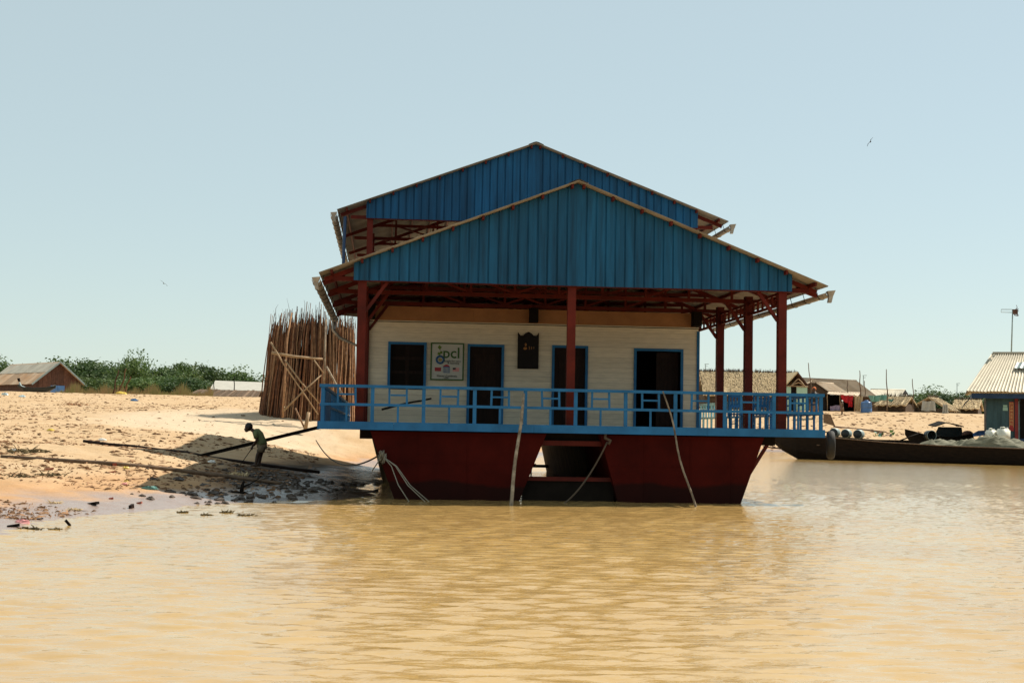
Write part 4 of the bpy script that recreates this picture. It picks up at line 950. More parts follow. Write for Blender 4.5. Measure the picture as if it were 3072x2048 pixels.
# ================================================================ the bank and the boats on the right
# cargo boat
bow = Vector((23.0, 66.5, 0)); dr = Vector((.70, -.714, 0)); ang = math.atan2(dr.y, dr.x)
CB = boat('cargo_boat', 'long dark wooden cargo boat moored across the water at right', tuple(bow), ang,
          [(-.3, .12, 1.80, 1.25), (.8, .55, 1.74, .55), (2.2, 1.0, 1.66, -.05), (5, 1.35, 1.50, -.35), (9, 1.5, 1.25, -.45), (13, 1.55, 1.10, -.45), (18, 1.55, 1.02, -.45), (24, 1.4, 1.05, -.4), (28, .9, 1.25, 0)], rail_mat='weathered_wood')
block('inner_plank', CB, 'boat_wood', (6.5, 1.15, .9), (14, 1.22, 1.42), local=True)
for x in (4, 7, 10, 13): block('thwart', CB, 'weathered_wood', (x, -1.3, .95), (x+.2, 1.3, 1.02), local=True)
CBM = WM[CB.name]; inb = lambda x, y, z: CBM @ Vector((x, y, z))
# tarpaulin on its cargo
def draped(name, label, x0, x1, y0, y1, zf, mt, seed, cat='tarpaulin'):
    nx, ny = 46, 16; vs = []; g = random.Random(seed)
    for j in range(ny+1):
        for i in range(nx+1):
            x = x0+(x1-x0)*i/nx; y = y0+(y1-y0)*j/ny; e = min(1, min(i, nx-i)/5)*min(1, min(j, ny-j)/3)
            z = zf(x, y)*e**.6+.26*abs(math.sin(x*2.3+y*2.2+seed))**.6*e-.24*abs(math.sin(x*3.1-y*2.6+math.sin(x*1.7)))**.5*e
            vs.append(inb(x, y, .98+z))
    fs = [(j*(nx+1)+i, j*(nx+1)+i+1, (j+1)*(nx+1)+i+1, (j+1)*(nx+1)+i) for j in range(ny) for i in range(nx)]
    return tag(MB().add(vs, fs).build(name, mt, None, False), label, cat)
draped('tarpaulin', 'crumpled grey green canvas over the cargo of the long boat', 11.0, 23, -1.45, 1.3, lambda x, y: .50+.20*math.sin(x*1.3), 'grey_canvas', 2)
def jerrycan(label, c_, w, d, h, rot):
    t = thing('jerrycan', label, 'jerrycan', tuple(c_), rot, 'white jerrycans on the cargo boat')
    bm = bmesh.new(); bmesh.ops.create_cube(bm, size=1); 
    for v in bm.verts: v.co = Vector((v.co.x*w, v.co.y*d, (v.co.z+.5)*h))
    bmesh.ops.bevel(bm, geom=bm.edges[:], offset=.12*w, segments=3, affect='EDGES'); me = bpy.data.meshes.new('can'); bm.to_mesh(me); bm.free(); me.materials.append(M('white_plastic'))
    me.polygons.foreach_set('use_smooth', [True]*len(me.polygons)); place(bpy.data.objects.new('can', me), t, I4, True)
    MB().tube([(-.28*w, 0, h*.97), (-.22*w, 0, h+.10), (.12*w, 0, h+.10), (.2*w, 0, h*.97)], .035, 7).build('handle', 'white_plastic', t, True, local=True)
    MB().lathe([(.07, h*.98), (.07, h+.09), (.001, h+.09)], 10, (.34*w, 0, 0)).build('cap', 'plastic_white', t, True, local=True)
jerrycan('slumped white jerrycan, the left of two on the cargo boat', Vector((34.827, 57.600, 1.445)), .72, .5, .72, .5)
jerrycan('upright white jerrycan, the right of two on the cargo boat', Vector((35.519, 57.300, 1.459)), .80, .55, .80, .15)
# drums lying on the fore deck
for k, (px, py, lb, mt) in enumerate(((2502,1297,'leftmost of three drums lying on the bow of the cargo boat', 'dark_plastic'), (2537,1300,'middle of three drums lying on the bow of the cargo boat', 'dark_plastic'), (2574,1302,'rightmost grey drum of three lying on the bow', 'barrel_grey'))):
    c_ = Vector(PIXEL_POINT(px, py, 63.5-k*.7)); t = thing('drum', lb, 'drum', tuple(c_), R(-28), 'drums on the cargo boat')
    r = .30 if k < 2 else .31
    MB().lathe([(.001, -.55), (r*.9, -.55), (r, -.50), (r, -.18), (r+.018, -.16), (r, -.14), (r, .14), (r+.018, .16), (r, .18), (r, .5), (r*.9, .55), (.001, .55)], 20, (0, .35, 0), 'y').build('shell', 'barrel_grey', t, True, local=True)
    MB().lathe([(r*.92, -.20), (r*.86, -.215), (.001, -.215)], 20, (0, 0, 0), 'y').build('lid', 'dark_plastic', t, True, local=True)
    MB().lathe([(.06, -.24), (.06, -.2)], 8, (.1, 0, .12), 'y').build('bung', 'barrel_grey', t, True, local=True)
# leafy vegetables heap
VG = thing('vegetable_heap', 'heap of green and red leafy vegetables beside the drums', 'vegetables', tuple(Vector((29.066, 61.500, 1.563))))
g = random.Random(8)
for k in range(34):
    c_ = Vector(PIXEL_POINT(g.uniform(2622, 2692), 1311-g.uniform(0, 17)*(1-abs(k-17)/22), 61.6+g.uniform(-.4, .4))); d1 = Vector((g.uniform(-1, 1), g.uniform(-1, 0), g.uniform(0, 1))).normalized(); s1 = d1.orthogonal().normalized()*.09; L = g.uniform(.22, .40)
    MB().add([c_, c_+d1*L*.5+s1+Vector((0, 0, .03)), c_+d1*L, c_+d1*L*.5-s1, c_+d1*L*.5-Vector((0, 0, .03))], [(0, 1, 4), (1, 2, 4), (2, 3, 4), (3, 0, 4)]).build('leaf', g.choice(['leaf_green', 'leaf_green', 'teal_tarp', 'plastic_pink']), VG)
# small sampan with a tin shelter behind the cargo boat
sp0 = Vector((32.239, 66.000, 1.592)); 
SB = boat('sampan', 'small black sampan with a bent tin shelter behind the cargo boat', (sp0.x, sp0.y, .0), R(-14), [(0, .1, 2.15, 1.8), (.6, .4, 2.0, .9), (1.5, .6, 1.75, .4), (3.2, .65, 1.65, .3), (4.6, .4, 1.9, .7)], 'black_wood')
r_ = MB(); q = [(34.837, 67.000, 2.461), (35.622, 67.000, 2.736), (36.456, 67.000, 2.608), (36.947, 67.000, 2.474)]; vs = []
for p in q: vs += [Vector(p), Vector(p)+Vector((.1, 1.6, .1)), Vector(p)-Vector((0, 0, .07)), Vector(p)+Vector((.1, 1.6, .03))]
fs = []
for i in range(3): a = 4*i; fs += [(a, a+4, a+5, a+1), (a+2, a+3, a+7, a+6), (a, a+2, a+6, a+4), (a+1, a+5, a+7, a+3)]
r_.add(vs, fs+[(0, 1, 3, 2), (12, 14, 15, 13)]).build('shelter_roof', 'black_wood', SB)
MB().add([(35.137, 67.200, 2.395), (36.858, 67.200, 2.402), (36.937, 67.100, 1.666), (34.728, 67.100, 1.628), (35.614, 68.400, 2.406), (37.356, 68.400, 2.413), (37.479, 68.400, 1.668), (35.241, 68.400, 1.630)], [(3, 2, 1, 0), (4, 5, 6, 7), (0, 1, 5, 4), (1, 2, 6, 5), (2, 3, 7, 6), (3, 0, 4, 7)]).build('shelter_side', 'dark_plastic', SB)
c_ = Vector((33.585, 64.500, 1.762)); tb = thing('tub', 'open black tub tipped on its side before the sampan', 'tub', tuple(c_), R(10))
MB().lathe([(.34, -.02), (.36, 0), (.345, .5), (.30, .52), (.001, .52), (.001, .48), (.27, .47), (.31, .02)], 22, (0, 0, 0), 'y').build('bucket', 'dark_plastic', tb, True, local=True)
MB().tube([(.35*math.cos(t), -.02, .35*math.sin(t)) for t in [6.2832*i/20 for i in range(21)]], .025, 6, False).build('rim', 'barrel_grey', tb, True, local=True)
tag(MB().tube([(31.139, 64.000, 1.378), (32.555, 64.300, 1.883)], [.05, .045], 7).build('oar', 'black_wood', None, True), 'dark oar slanting up beside the tipped tub', 'oar')
tag(MB().ball((36.376, 65.000, 1.900), .42, 10, 1.0, .7, .62).build('bundle', 'plank_red_brown', None, True), 'dark red bundle behind the canvas on the cargo boat', 'bundle')
tag(MB().add([(36.314, 64.000, 1.948), (36.849, 64.300, 2.165), (37.627, 64.600, 2.202), (37.547, 64.200, 1.877), (36.277, 63.800, 1.741), (37.526, 65.600, 2.035), (38.060, 65.600, 2.068)], [(0, 4, 3, 2, 1), (1, 2, 6, 5), (0, 1, 5), (2, 3, 6)]).build('tarpaulin', 'blue_tarp', None), 'small shiny blue sheet beside the white jerrycans', 'tarpaulin')
# ---------------------------------------------------------------- blue hipped house at the right edge
hx0 = Vector((35.997, 61.000, 3.292)).x
BH = thing('blue_house', 'dark blue floating house with a pale corrugated hip roof at the right edge', 'house', (hx0+6, 64, 0))
hl, hd = 12.5, 6.0; zw = 4.35; zf = .75
block('float', BH, 'black_wood', (hx0-1.0, 59.6, -.2), (hx0+hl+1, 68.5, zf))
wl_ = MB().box((hx0, 61.05, zf), (hx0+hl, 61.1, zw)).box((hx0, 61.1, zf), (hx0+.08, 61+hd, zw)).build('wall', 'dark_wood', BH)
x = hx0
while x < hx0+hl-.1:
    if not (hx0+2.06 < x+.1 < hx0+3.9): block('wall_plank', wl_, 'teal_plank', (x, 61.0, zf), (min(x+.235, hx0+hl), 61.045, zw))
    x += .24
block('doorway', BH, 'black_wood', (hx0+2.12, 61.0, zf+.9), (hx0+3.85, 61.049, zw-.25)); block('door_panel', BH, 'navy_paint', (hx0+2.12, 60.99, zf), (hx0+3.85, 61.04, zf+.9))
for xx in (hx0+2.07, hx0+3.9): block('door_jamb', BH, 'barrel_grey', (xx-.04, 60.96, zf), (xx+.02, 61.045, zw-.2))
block('post', BH, 'post_red', (hx0+1.80, 60.90, zf), (hx0+2.02, 60.99, zw))
block('eave_beam', BH, 'navy_paint', (hx0-.95, 60.3, zw-.05), (hx0+hl+.5, 60.42, zw+.28)); block('end_beam', BH, 'navy_paint', (hx0-.95, 60.42, zw-.02), (hx0-.83, 67, zw+.26))
e0 = Vector((hx0-1.25, 60.0, PIXEL_POINT(2903, 1173, 61.0).z)); e1 = Vector((hx0+hl+2, 60.0, e0.z-.1)); rd0 = Vector((hx0+.52, 64.4, PIXEL_POINT(2981, 1061, 64.6).z)); rd1 = Vector((hx0+hl-1.5, 64.4, rd0.z))
rfo = MB().tube([rd0, rd1], .10, 8).build('roof', 'pale_sheet', BH, True)
def slope_sheet(p0, p1, q1, q0, k, nm='roof_sheet', mt='pale_sheet', lift=0):
    """one corrugated strip between ridge points p and eave points q"""
    n_ = 30; vs = []; nr = (p1-p0).cross(q0-p0).normalized()
    if nr.z < 0: nr = -nr
    for i in range(n_+1):
        t = i/n_; c = math.cos(2*math.pi*i/5)*.035+lift
        a = p0.lerp(p1, t)+nr*c; b = q0.lerp(q1, t)+nr*c; vs += [a, b, a-nr*.01, b-nr*.01]
    fs = []
    for i in range(n_): a = 4*i; fs += [(a, a+1, a+5, a+4), (a+2, a+6, a+7, a+3), (a+1, a+3, a+7, a+5)]
    return MB().add(vs, fs).build(nm, mt, rfo)
nst = 12
for k in range(nst):
    t0, t1 = k/nst, (k+1)/nst; slope_sheet(rd0.lerp(rd1, t0), rd0.lerp(rd1, t1), e0.lerp(e1, t1)+Vector((0, 0, random.uniform(-.04, .02))), e0.lerp(e1, t0)+Vector((0, 0, random.uniform(-.04, .02))), k)
eb = Vector((e0.x, 68.8, e0.z)); 
for k in range(6): slope_sheet(rd0+Vector((-.01, .01, 0)), rd0+Vector((-.01, .02, 0)), e0.lerp(eb, (k+1)/6), e0.lerp(eb, k/6), k)
for k in range(8): slope_sheet(rd0.lerp(rd1, k/8), rd0.lerp(rd1, (k+1)/8), eb.lerp(Vector((e1.x, 68.8, e1.z)), (k+1)/8), eb.lerp(Vector((e1.x, 68.8, e1.z)), k/8), k)
slope_sheet(rd0.lerp(e0, .28)+Vector((2.05, -.05, .0)), rd0.lerp(e0, .28)+Vector((4.2, -.05, .0)), rd0.lerp(e0, .44)+Vector((4.2, -.1, 0)), rd0.lerp(e0, .44)+Vector((2.1, -.1, 0)), 0, 'roof_patch', 'barrel_grey', .10)
BN = thing('door_banner', 'red paper banner with gold characters beside the blue house doorway', 'banner', (hx0+1.62, 60.97, 3.2))
block('paper', BN, 'banner_red', (hx0+1.45, 60.955, 2.15), (hx0+1.74, 60.985, 4.10))
for xx in (1.47, 1.72): block('border', BN, 'banner_gold', (hx0+xx-.008, 60.945, 2.4), (hx0+xx+.008, 60.954, 4.05))
for k, ch in enumerate('財源廣進家興旺'): text_mesh('character', ch, .21, 'banner_gold', BN, Matrix.Translation((hx0+1.595, 60.945, 3.95-k*.225)) @ FX)
NT = tag(MB().box((hx0+1.05, 60.955, 3.50), (hx0+1.36, 60.985, 3.72)).box((hx0+1.07, 60.957, 3.74), (hx0+1.33, 60.985, 3.88)).build('notice', 'mint_panel', None), 'small pale green notice pinned to the blue house wall', 'notice')
AN = thing('antenna', 'television antenna on a tall pole above the pale corrugated roof', 'antenna', tuple(Vector((39.297, 64.400, 7.585))))
MB().tube([(39.297, 64.400, 7.539), (39.353, 64.400, 8.990), (39.410, 64.400, 10.631)], [.05, .045, .04], 7).build('pole', 'barrel_grey', AN, True)
lpz = [(39.410, 64.400, 10.678), (38.587, 64.400, 10.657), (38.562, 64.400, 10.469), (39.360, 64.400, 10.465), (39.410, 64.400, 10.678)]; MB().tube(lpz, .022, 6, False).build('dipole', 'barrel_grey', AN, True)
mb = MB(); c_ = Vector((39.627, 64.400, 10.542)); g = random.Random(4)
mb.box(c_+Vector((-.22, -.1, -.2)), c_+Vector((.12, .1, .14)))
for k in range(9): a_ = g.uniform(-1.4, 1.4); mb.tube([c_+Vector((-.1, 0, g.uniform(-.3, .1))), c_+Vector((.28*math.cos(a_), g.uniform(-.1, .1), .32*math.sin(a_)-.05))], .02, 5)
mb.tube([c_+Vector((0, 0, .15)), c_+Vector((.12, 0, .28)), c_+Vector((.05, 0, .45))], .018, 5); mb.build('reflector', 'plank_red_brown', AN)
TURN = Matrix.Translation((hx0, 61, 0)) @ Matrix.Rotation(R(-22), 4, 'Z') @ Matrix.Translation((-hx0, -61, 0))   # the house faces a little left
for o in (BH, BN, NT): o.matrix_basis = TURN @ o.matrix_basis
# ---------------------------------------------------------------- village on the far right bank
def straw(t, quads, nrow, mt, ridge=None, seed=1, L=.55):
    """loose straw over a roof plane given by ridge ends a, b and eave ends d, c (local)"""
    g = np.random.RandomState(seed); V = []; Fc = []
    for a, b, c, d in quads:
        a, b, c, d = map(np.array, (a, b, c, d)); down = ((d-a)+(c-b))/2; down = down/np.linalg.norm(down); along = (b-a)/np.linalg.norm(b-a); nr = np.cross(along, down); nr = nr*(1 if nr[2] > 0 else -1)
        for k in range(nrow):
            s, u = g.rand(2); p = (a*(1-s)+b*s)*(1-u)+(d*(1-s)+c*s)*u; dd = down+along*g.randn()*.35+nr*g.rand()*.18; w = along*g.uniform(.025, .06); k0 = len(V)
            V += [tuple(p-w+nr*.03), tuple(p+w+nr*.03), tuple(p+dd*L*g.uniform(.5, 1.1)+nr*.05)]; Fc.append((k0, k0+1, k0+2))
        if ridge:
            for k in range(ridge):
                s = g.rand(); p = a*(1-s)+b*s; k0 = len(V); w = along*.05; tip = p+np.array([0, 0, g.uniform(.05, .5)**1.3])+along*g.randn()*.22+nr*g.uniform(-.1, .25)
                V += [tuple(p-w-np.array([0, 0, .12])), tuple(p+w-np.array([0, 0, .12])), tuple(tip)]; Fc.append((k0, k0+1, k0+2))
    me = bpy.data.meshes.new('straw'); me.from_pydata(V, [], Fc); me.materials.append(M(mt)); return tag(place(bpy.data.objects.new('straw', me), t, I4, True), kind='stuff')
def thatched(name, label, p_base, w, ln, wall_h, ridge_h, rotz, wall_mat='woven_wall', dense=1500, cat='hut', group='thatched huts on the far bank', ridge_t=160, seed=1):
    """ridge along local x, slope facing -y"""
    t = thing(name, label, cat, tuple(p_base), rotz, group)
    MB().box((-ln/2+.2, -w/2+.25, -.6), (ln/2-.2, w/2-.25, wall_h)).build('wall', wall_mat, t, local=True)
    ov = .35; ze = wall_h-ov*(ridge_h-wall_h)/(w/2); A, B_ = (-ln/2, 0, ridge_h), (ln/2, 0, ridge_h); C_, D_ = (ln/2, -w/2-ov, ze), (-ln/2, -w/2-ov, ze); E_, F_ = (ln/2, w/2+ov, ze), (-ln/2, w/2+ov, ze)
    dn = Vector((0, 0, -.16)); mb = MB()
    n_ = 14; sagf = lambda i: .10*math.sin(i*1.9+seed)-.05*math.sin(i*.7)
    for Q in ((A, B_, C_, D_), (B_, A, F_, E_)):
        vs = []
        for i in range(n_+1):
            t_ = i/n_; a = Vector(Q[0]).lerp(Vector(Q[1]), t_)+Vector((0, 0, .5*sagf(i))); d = Vector(Q[3]).lerp(Vector(Q[2]), t_)+Vector((0, 0, sagf(i+3)))
            vs += [a, d, a+dn, d+dn]
        fs = []
        for i in range(n_): k = 4*i; fs += [(k, k+1, k+5, k+4), (k+2, k+6, k+7, k+3), (k+1, k+3, k+7, k+5)]
        mb.add(vs, fs+[(0, 2, 3, 1), (4*n_, 4*n_+1, 4*n_+3, 4*n_+2)])
    mb.build('thatch_roof', 'thatch', t, local=True)
    straw(t, [(A, B_, C_, D_)], dense, 'thatch', None, seed); straw(t, [(A, B_, C_, D_), (B_, A, F_, E_)], dense//5, 'thatch_dark', ridge_t, seed+50)
    return t
YR = 136
def onbank(px, Y=YR):
    x = PIXEL_POINT(px, 1240, Y)[0]; return Vector((x, Y, gz(x, Y)))
pA = onbank(2246, 139); zr0 = PIXEL_POINT(2246, 1116, 139)[2]-pA.z
T1 = thatched('thatched_hut', 'long hut with ragged golden thatch behind the right veranda posts', pA, 5.6, 12.3, zr0*.44, zr0, R(-2), dense=5200, ridge_t=420, seed=3)
zg = zr0*.5
MB().add([(6.12, -3.0, -.5), (6.12, 2.6, -.5), (6.12, 2.6, zr0*.42), (6.12, 0, zr0*.75), (6.12, -3.0, zr0*.42)], [(0, 1, 2, 3, 4)]).build('gable_wall', 'woven_wall', T1, local=True)
GH = thing('green_hut', 'open gabled hut end with mint green panels and pole rafters beside the thatch', 'hut', tuple(onbank(2392, 134)))
for x0, x1 in ((2352, 2373), (2390, 2422)): a = Vector(PIXEL_POINT(x0, 1157, 134)); b = Vector(PIXEL_POINT(x1, 1157, 134)); block('panel', GH, 'mint_panel', (a.x, 134, GH.location.z-.5 if False else a.z-2.9), (b.x, 134.06, a.z))
a = Vector(PIXEL_POINT(2374, 1157, 134)); b = Vector(PIXEL_POINT(2389, 1157, 134)); block('opening', GH, 'black_wood', (a.x, 134.1, a.z-2.9), (b.x, 134.15, a.z))
ap = Vector((44.466, 134.000, 9.269)); lf = Vector((42.815, 134.000, 7.490)); rt_ = Vector((45.974, 134.000, 7.474))
for A_, B2, mt in ((ap, rt_, 'plank_red_brown'), (ap, lf, 'thatch')):
    dv = (B2-ap); MB().add([ap, B2, B2+Vector((0, 5, 0)), ap+Vector((0, 5, 0)), ap-Vector((0, 0, .2)), B2-Vector((0, 0, .2)), B2+Vector((0, 5, -.2)), ap+Vector((0, 5, -.2))], [(0, 1, 2, 3), (7, 6, 5, 4), (0, 4, 5, 1), (1, 5, 6, 2), (3, 2, 6, 7), (0, 3, 7, 4)]).build('roof', mt, GH)
for f in (.55, .8): 
    for B2 in (lf, rt_): rod('rafter', GH, 'pale_wood', ap.lerp(Vector((ap.x, 133.8, lf.z)), f)+Vector((0, -.2, .1)), Vector((ap.x, 133.8, lf.z)).lerp(B2, .75+.2*f-.3)+Vector((0, -.2, 0)), .07)
rod('tie_pole', GH, 'pale_wood', lf+Vector((.3, -.2, 0)), rt_+Vector((-.3, -.2, 0)), .07)
# brown sheet-roofed house
def sheet_plane(t, name, q, mt, n_=9, wave=14, th=.05):
    """a roof plane cut into corrugated sheets; q: ridge a, b, eave c, d in world space"""
    a, b, c, d = [Vector(v) for v in q]; base = MB().tube([a, b], .09, 6).build(name, mt, t, True)
    for k in range(n_):
        t0, t1 = k/n_, (k+1)/n_; p0, p1, q1, q0 = a.lerp(b, t0), a.lerp(b, t1), d.lerp(c, t1), d.lerp(c, t0); nr = (p1-p0).cross(q0-p0).normalized(); nr = nr if nr.z > 0 else -nr
        vs = []; m_ = wave
        for i in range(m_+1):
            s = i/m_; cc = (.03 if i % 2 else -.03)+random.uniform(-.004, .004)+(k % 2)*.012; x = p0.lerp(p1, s)+nr*cc; y = q0.lerp(q1, s)+nr*cc; vs += [x, y, x-nr*th*.3, y-nr*th*.3]
        fs = []
        for i in range(m_): e = 4*i; fs += [(e, e+1, e+5, e+4), (e+2, e+6, e+7, e+3), (e+1, e+3, e+7, e+5)]
        MB().add(vs, fs).build('sheet', mt, base)
    return base
HB = thing('sheet_house', 'long house with a brownish corrugated roof behind the red cloth stall', 'house', tuple(onbank(2530, 150)))
sheet_plane(HB, 'roof', ((50.295, 152.000, 9.244), (57.738, 152.000, 9.089), (58.523, 146.000, 6.805), (51.353, 146.000, 7.005)), 'brown_sheet')
sheet_plane(HB, 'back_roof', ((50.295, 152.000, 9.244), (57.738, 152.000, 9.089), (62.759, 158.000, 7.163), (55.104, 158.000, 7.377)), 'brown_sheet', 6)
a = Vector((51.665, 147.000, 6.951)); b = Vector((58.612, 147.000, 6.829)); MB().box((a.x, 147, a.z-3), (b.x, 156, a.z-.1)).build('wall', 'woven_wall', HB)
GB = thing('gabled_shed', 'dark gabled shed with brown roof edge left of the red cloth stall', 'shed', tuple(onbank(2445, 142)))
gp = [Vector(PIXEL_POINT(*q)) for q in ((2400,1205,142), (2490,1205,142), (2490,1176,142), (2447,1148,142), (2432,1148,142), (2400,1160,142))]; bk = Vector((0, 4, 0))
MB().add(gp+[p+bk for p in gp], [tuple(range(6)), tuple(reversed(range(6, 12)))]+[(i, i+6, (i+1) % 6+6, (i+1) % 6) for i in range(6)]).build('wall', 'woven_wall', GB)
sheet_plane(GB, 'roof', ((49.025, 141.700, 8.348), (52.336, 145.000, 8.356), (54.294, 145.000, 7.208), (50.858, 141.700, 7.138)), 'brown_sheet', 4, 10)
sheet_plane(GB, 'side_roof', ((48.430, 141.700, 8.336), (49.735, 146.000, 8.633), (48.215, 146.000, 8.092), (46.948, 141.700, 7.725)), 'brown_sheet', 3, 8)
# stall hung with red cloth
SP = onbank(2525, 137); ST = thing('stall', 'open dark stall with a brown sheet roof hung with goods', 'stall', tuple(SP))
z1 = PIXEL_POINT(2500, 1180, 137)[2]; xa, xb = PIXEL_POINT(2478, 1200, 137)[0], PIXEL_POINT(2566, 1200, 137)[0]
MB().box((xa, 139.3, SP.z-.5), (xb, 139.4, z1-.1)).box((xa, 137.2, SP.z-.5), (xa+.08, 139.3, z1-.1)).box((xb-.08, 137.2, SP.z-.5), (xb, 139.3, z1-.1)).build('wall', 'black_wood', ST)
sheet_plane(ST, 'roof', ((50.150, 140.000, 7.162), (54.118, 140.000, 7.075), (52.633, 136.600, 6.514), (48.827, 136.600, 6.803)), 'brown_sheet', 5, 8)
for px in (2482, 2520, 2563): x = PIXEL_POINT(px, 1200, 136.9)[0]; rod('post', ST, 'pale_wood', (x, 136.9, SP.z-.4), (x, 136.9, z1-.1), .06)
def hung(name, label, q, Y, mt, seed, cat='cloth', ampl=.12):
    a, b, c, d = [Vector(PIXEL_POINT(px, py, Y)) for px, py in q]; vs = []; nx, ny = 16, 8
    for j in range(ny+1):
        for i in range(nx+1):
            s, u = i/nx, j/ny; p = a.lerp(b, s).lerp(d.lerp(c, s), u); vs.append(p+Vector((0, ampl*math.sin(s*17+seed+u*2), .04*math.sin(s*9+seed))))
    fs = [(j*(nx+1)+i, j*(nx+1)+i+1, (j+1)*(nx+1)+i+1, (j+1)*(nx+1)+i) for j in range(ny) for i in range(nx)]
    return tag(MB().add(vs, fs).build(name, mt, None, True), label, cat)
hung('red_cloth', 'bright red cloth hanging in the stall', ((2521,1183), (2560,1186), (2556,1212), (2528,1203)), 136.7, 'red_cloth', 1)
hung('red_cloth', 'red garment hanging below the bright red cloth', ((2543,1203), (2558,1203), (2557,1220), (2544,1219)), 136.5, 'red_cloth', 4)
hung('mat_screen', 'tan mat hanging at the right end of the stall', ((2565,1186), (2589,1188), (2583,1232), (2566,1231)), 136.3, 'tan_mat', 2, 'mat')
hung('lilac_cloth', 'faded lilac cloth along the foot of the stall', ((2490,1218), (2522,1214), (2521,1231), (2490,1231)), 136.6, 'lilac_cloth', 3)
c_ = onbank(2599, 135); r = 17/4267*166.5; DR = thing('water_drum', 'large blue plastic water drum beside the tan mat', 'drum', tuple(c_)); hz = PIXEL_POINT(2599, 1204, 135)[2]-c_.z
MB().lathe([(r*.96, -.2), (r, .05), (r*1.0, hz*.33), (r*.97, hz*.35), (r, hz*.37), (r, hz*.66), (r*.97, hz*.68), (r, hz*.70), (r, hz*.85), (r*.8, hz*.97), (r*.35, hz*1.02), (.001, hz*1.02)], 24).build('tank', 'drum_blue', DR, True, local=True)
MB().lathe([(r*.36, hz*1.0), (r*.36, hz*1.12), (.001, hz*1.14)], 14).build('lid', 'drum_blue', DR, True, local=True)
# small thatched tents
def small_hut(px, Y, w_px, top, wall_frac, label, seed, wm='woven_wall', rot=0, depth=3.2):
    p = onbank(px, Y); s = (Y+31.5)/4267; h = PIXEL_POINT(px, top, Y)[2]-p.z
    return thatched('thatched_hut', label, p, depth, w_px*s, h*wall_frac, h, rot, wm, 1300, ridge_t=90, seed=seed), p, h, s
t2, p2, h2, s_ = small_hut(2690, 139, 96, 1189, .52, 'small thatched hut with a green sheet on its left end', 11, rot=R(-38), depth=4.4)
hung('green_tarpaulin', 'torn teal tarpaulin over the left end of the small thatched hut', ((2606,1186), (2668,1184), (2664,1199), (2612,1206)), 134.6, 'teal_tarp', 2, 'tarpaulin', .3)
hung('green_tarpaulin', 'small bright green scrap hanging from the small thatched hut', ((2662,1198), (2682,1196), (2676,1206), (2668,1204)), 134.9, 'teal_tarp', 5, 'tarpaulin', .1)
t3, p3, h3, s_ = small_hut(2800, 140, 84, 1192, .30, 'rounded thatched tent with a pale cloth front', 13, rot=R(48), depth=4.8)
hung('pale_cloth', 'pale cloth front of the rounded thatched tent', ((2768,1203), (2804,1203), (2808,1232), (2764,1232)), 135.4, 'white_tarp', 1)
hung('pale_cloth', 'pale hanging cloth strip at the right of the rounded tent', ((2830,1212), (2843,1214), (2847,1240), (2826,1240)), 135.2, 'white_tarp', 2)
t4, p4, h4, s_ = small_hut(2905, 141, 78, 1198, .45, 'low thatched tent nearest the blue house', 17, rot=R(-30), depth=4.2)
rod('ridge_pole', t4, 'black_wood', (-.4, -2.3, h4*.45), (.1, 0, h4+.08), .07, local=True)
PS = thing('pale_roof_house', 'far house with a pale grey sheet roof behind the blue drum', 'house', tuple(onbank(2670, 165)))
sheet_plane(PS, 'roof', ((65.203, 168.000, 8.544), (70.339, 168.000, 8.550), (68.483, 162.000, 7.273), (62.546, 162.000, 7.251)), 'pale_sheet', 6, 10)
a = Vector((69.122, 165.000, 8.395)); MB().add([(67.701, 163.000, 7.234), (69.148, 163.000, 7.262), (69.592, 166.000, 8.527), (70.586, 170.000, 7.446), (71.885, 170.000, 7.471)], [(0, 1, 2), (0, 2, 3), (1, 4, 2), (3, 2, 4)]).build('gable', 'black_wood', PS)
a = Vector((63.179, 163.000, 7.286)); b = Vector((68.762, 163.000, 7.301)); MB().box((a.x, 163, a.z-2.6), (b.x, 167, a.z)).build('wall', 'woven_wall', PS)
# poles standing among the huts
for k, (px, pt, pb, Y, lb) in enumerate(((2428,1088,1190,131,'tall thin pole beside the green panelled hut'), (2579,1111,1190,135,'thick crooked pole above the tan mat'), (2593,1142,1192,136,'short pole right of the crooked pole'), (2659,1107,1232,133,'tall pole standing before the small thatched hut'), (2737,1136,1228,133,'thin grey pole between the two thatched huts'), (2541,1140,1178,139,'short pole against the brown corrugated roof'))):
    p = PIXEL_POINT(px+ (2 if k != 0 else 6), pb, Y); q = PIXEL_POINT(px-(0 if k else 3), pt, Y); pole('bare_pole', lb, p, q, .09 if k in (1, 3) else .06, .045, 'weathered_wood', k+20, .12, 'pole', None)
for k, (px, pt, pb, Y, lb) in enumerate(((2590,1126,1180,150,'thin bent aerial above the brown corrugated roof'), (2871,1150,1200,170,'far thin aerial above the trees'), (2116,1092,1118,150,'thin aerial above the long thatched hut'))):
    p = Vector(PIXEL_POINT(px, pb, Y)); q = Vector(PIXEL_POINT(px, pt, Y)); tag(MB().tube([p, q], .045, 5).tube([q+Vector((-.1, 0, 0)), q+Vector((.45, 0, .03))], .035, 5).tube([q+Vector((0, 0, -.3)), q+Vector((.3, 0, -.25))], .03, 5).build('aerial', 'barrel_grey', None), lb, 'aerial')
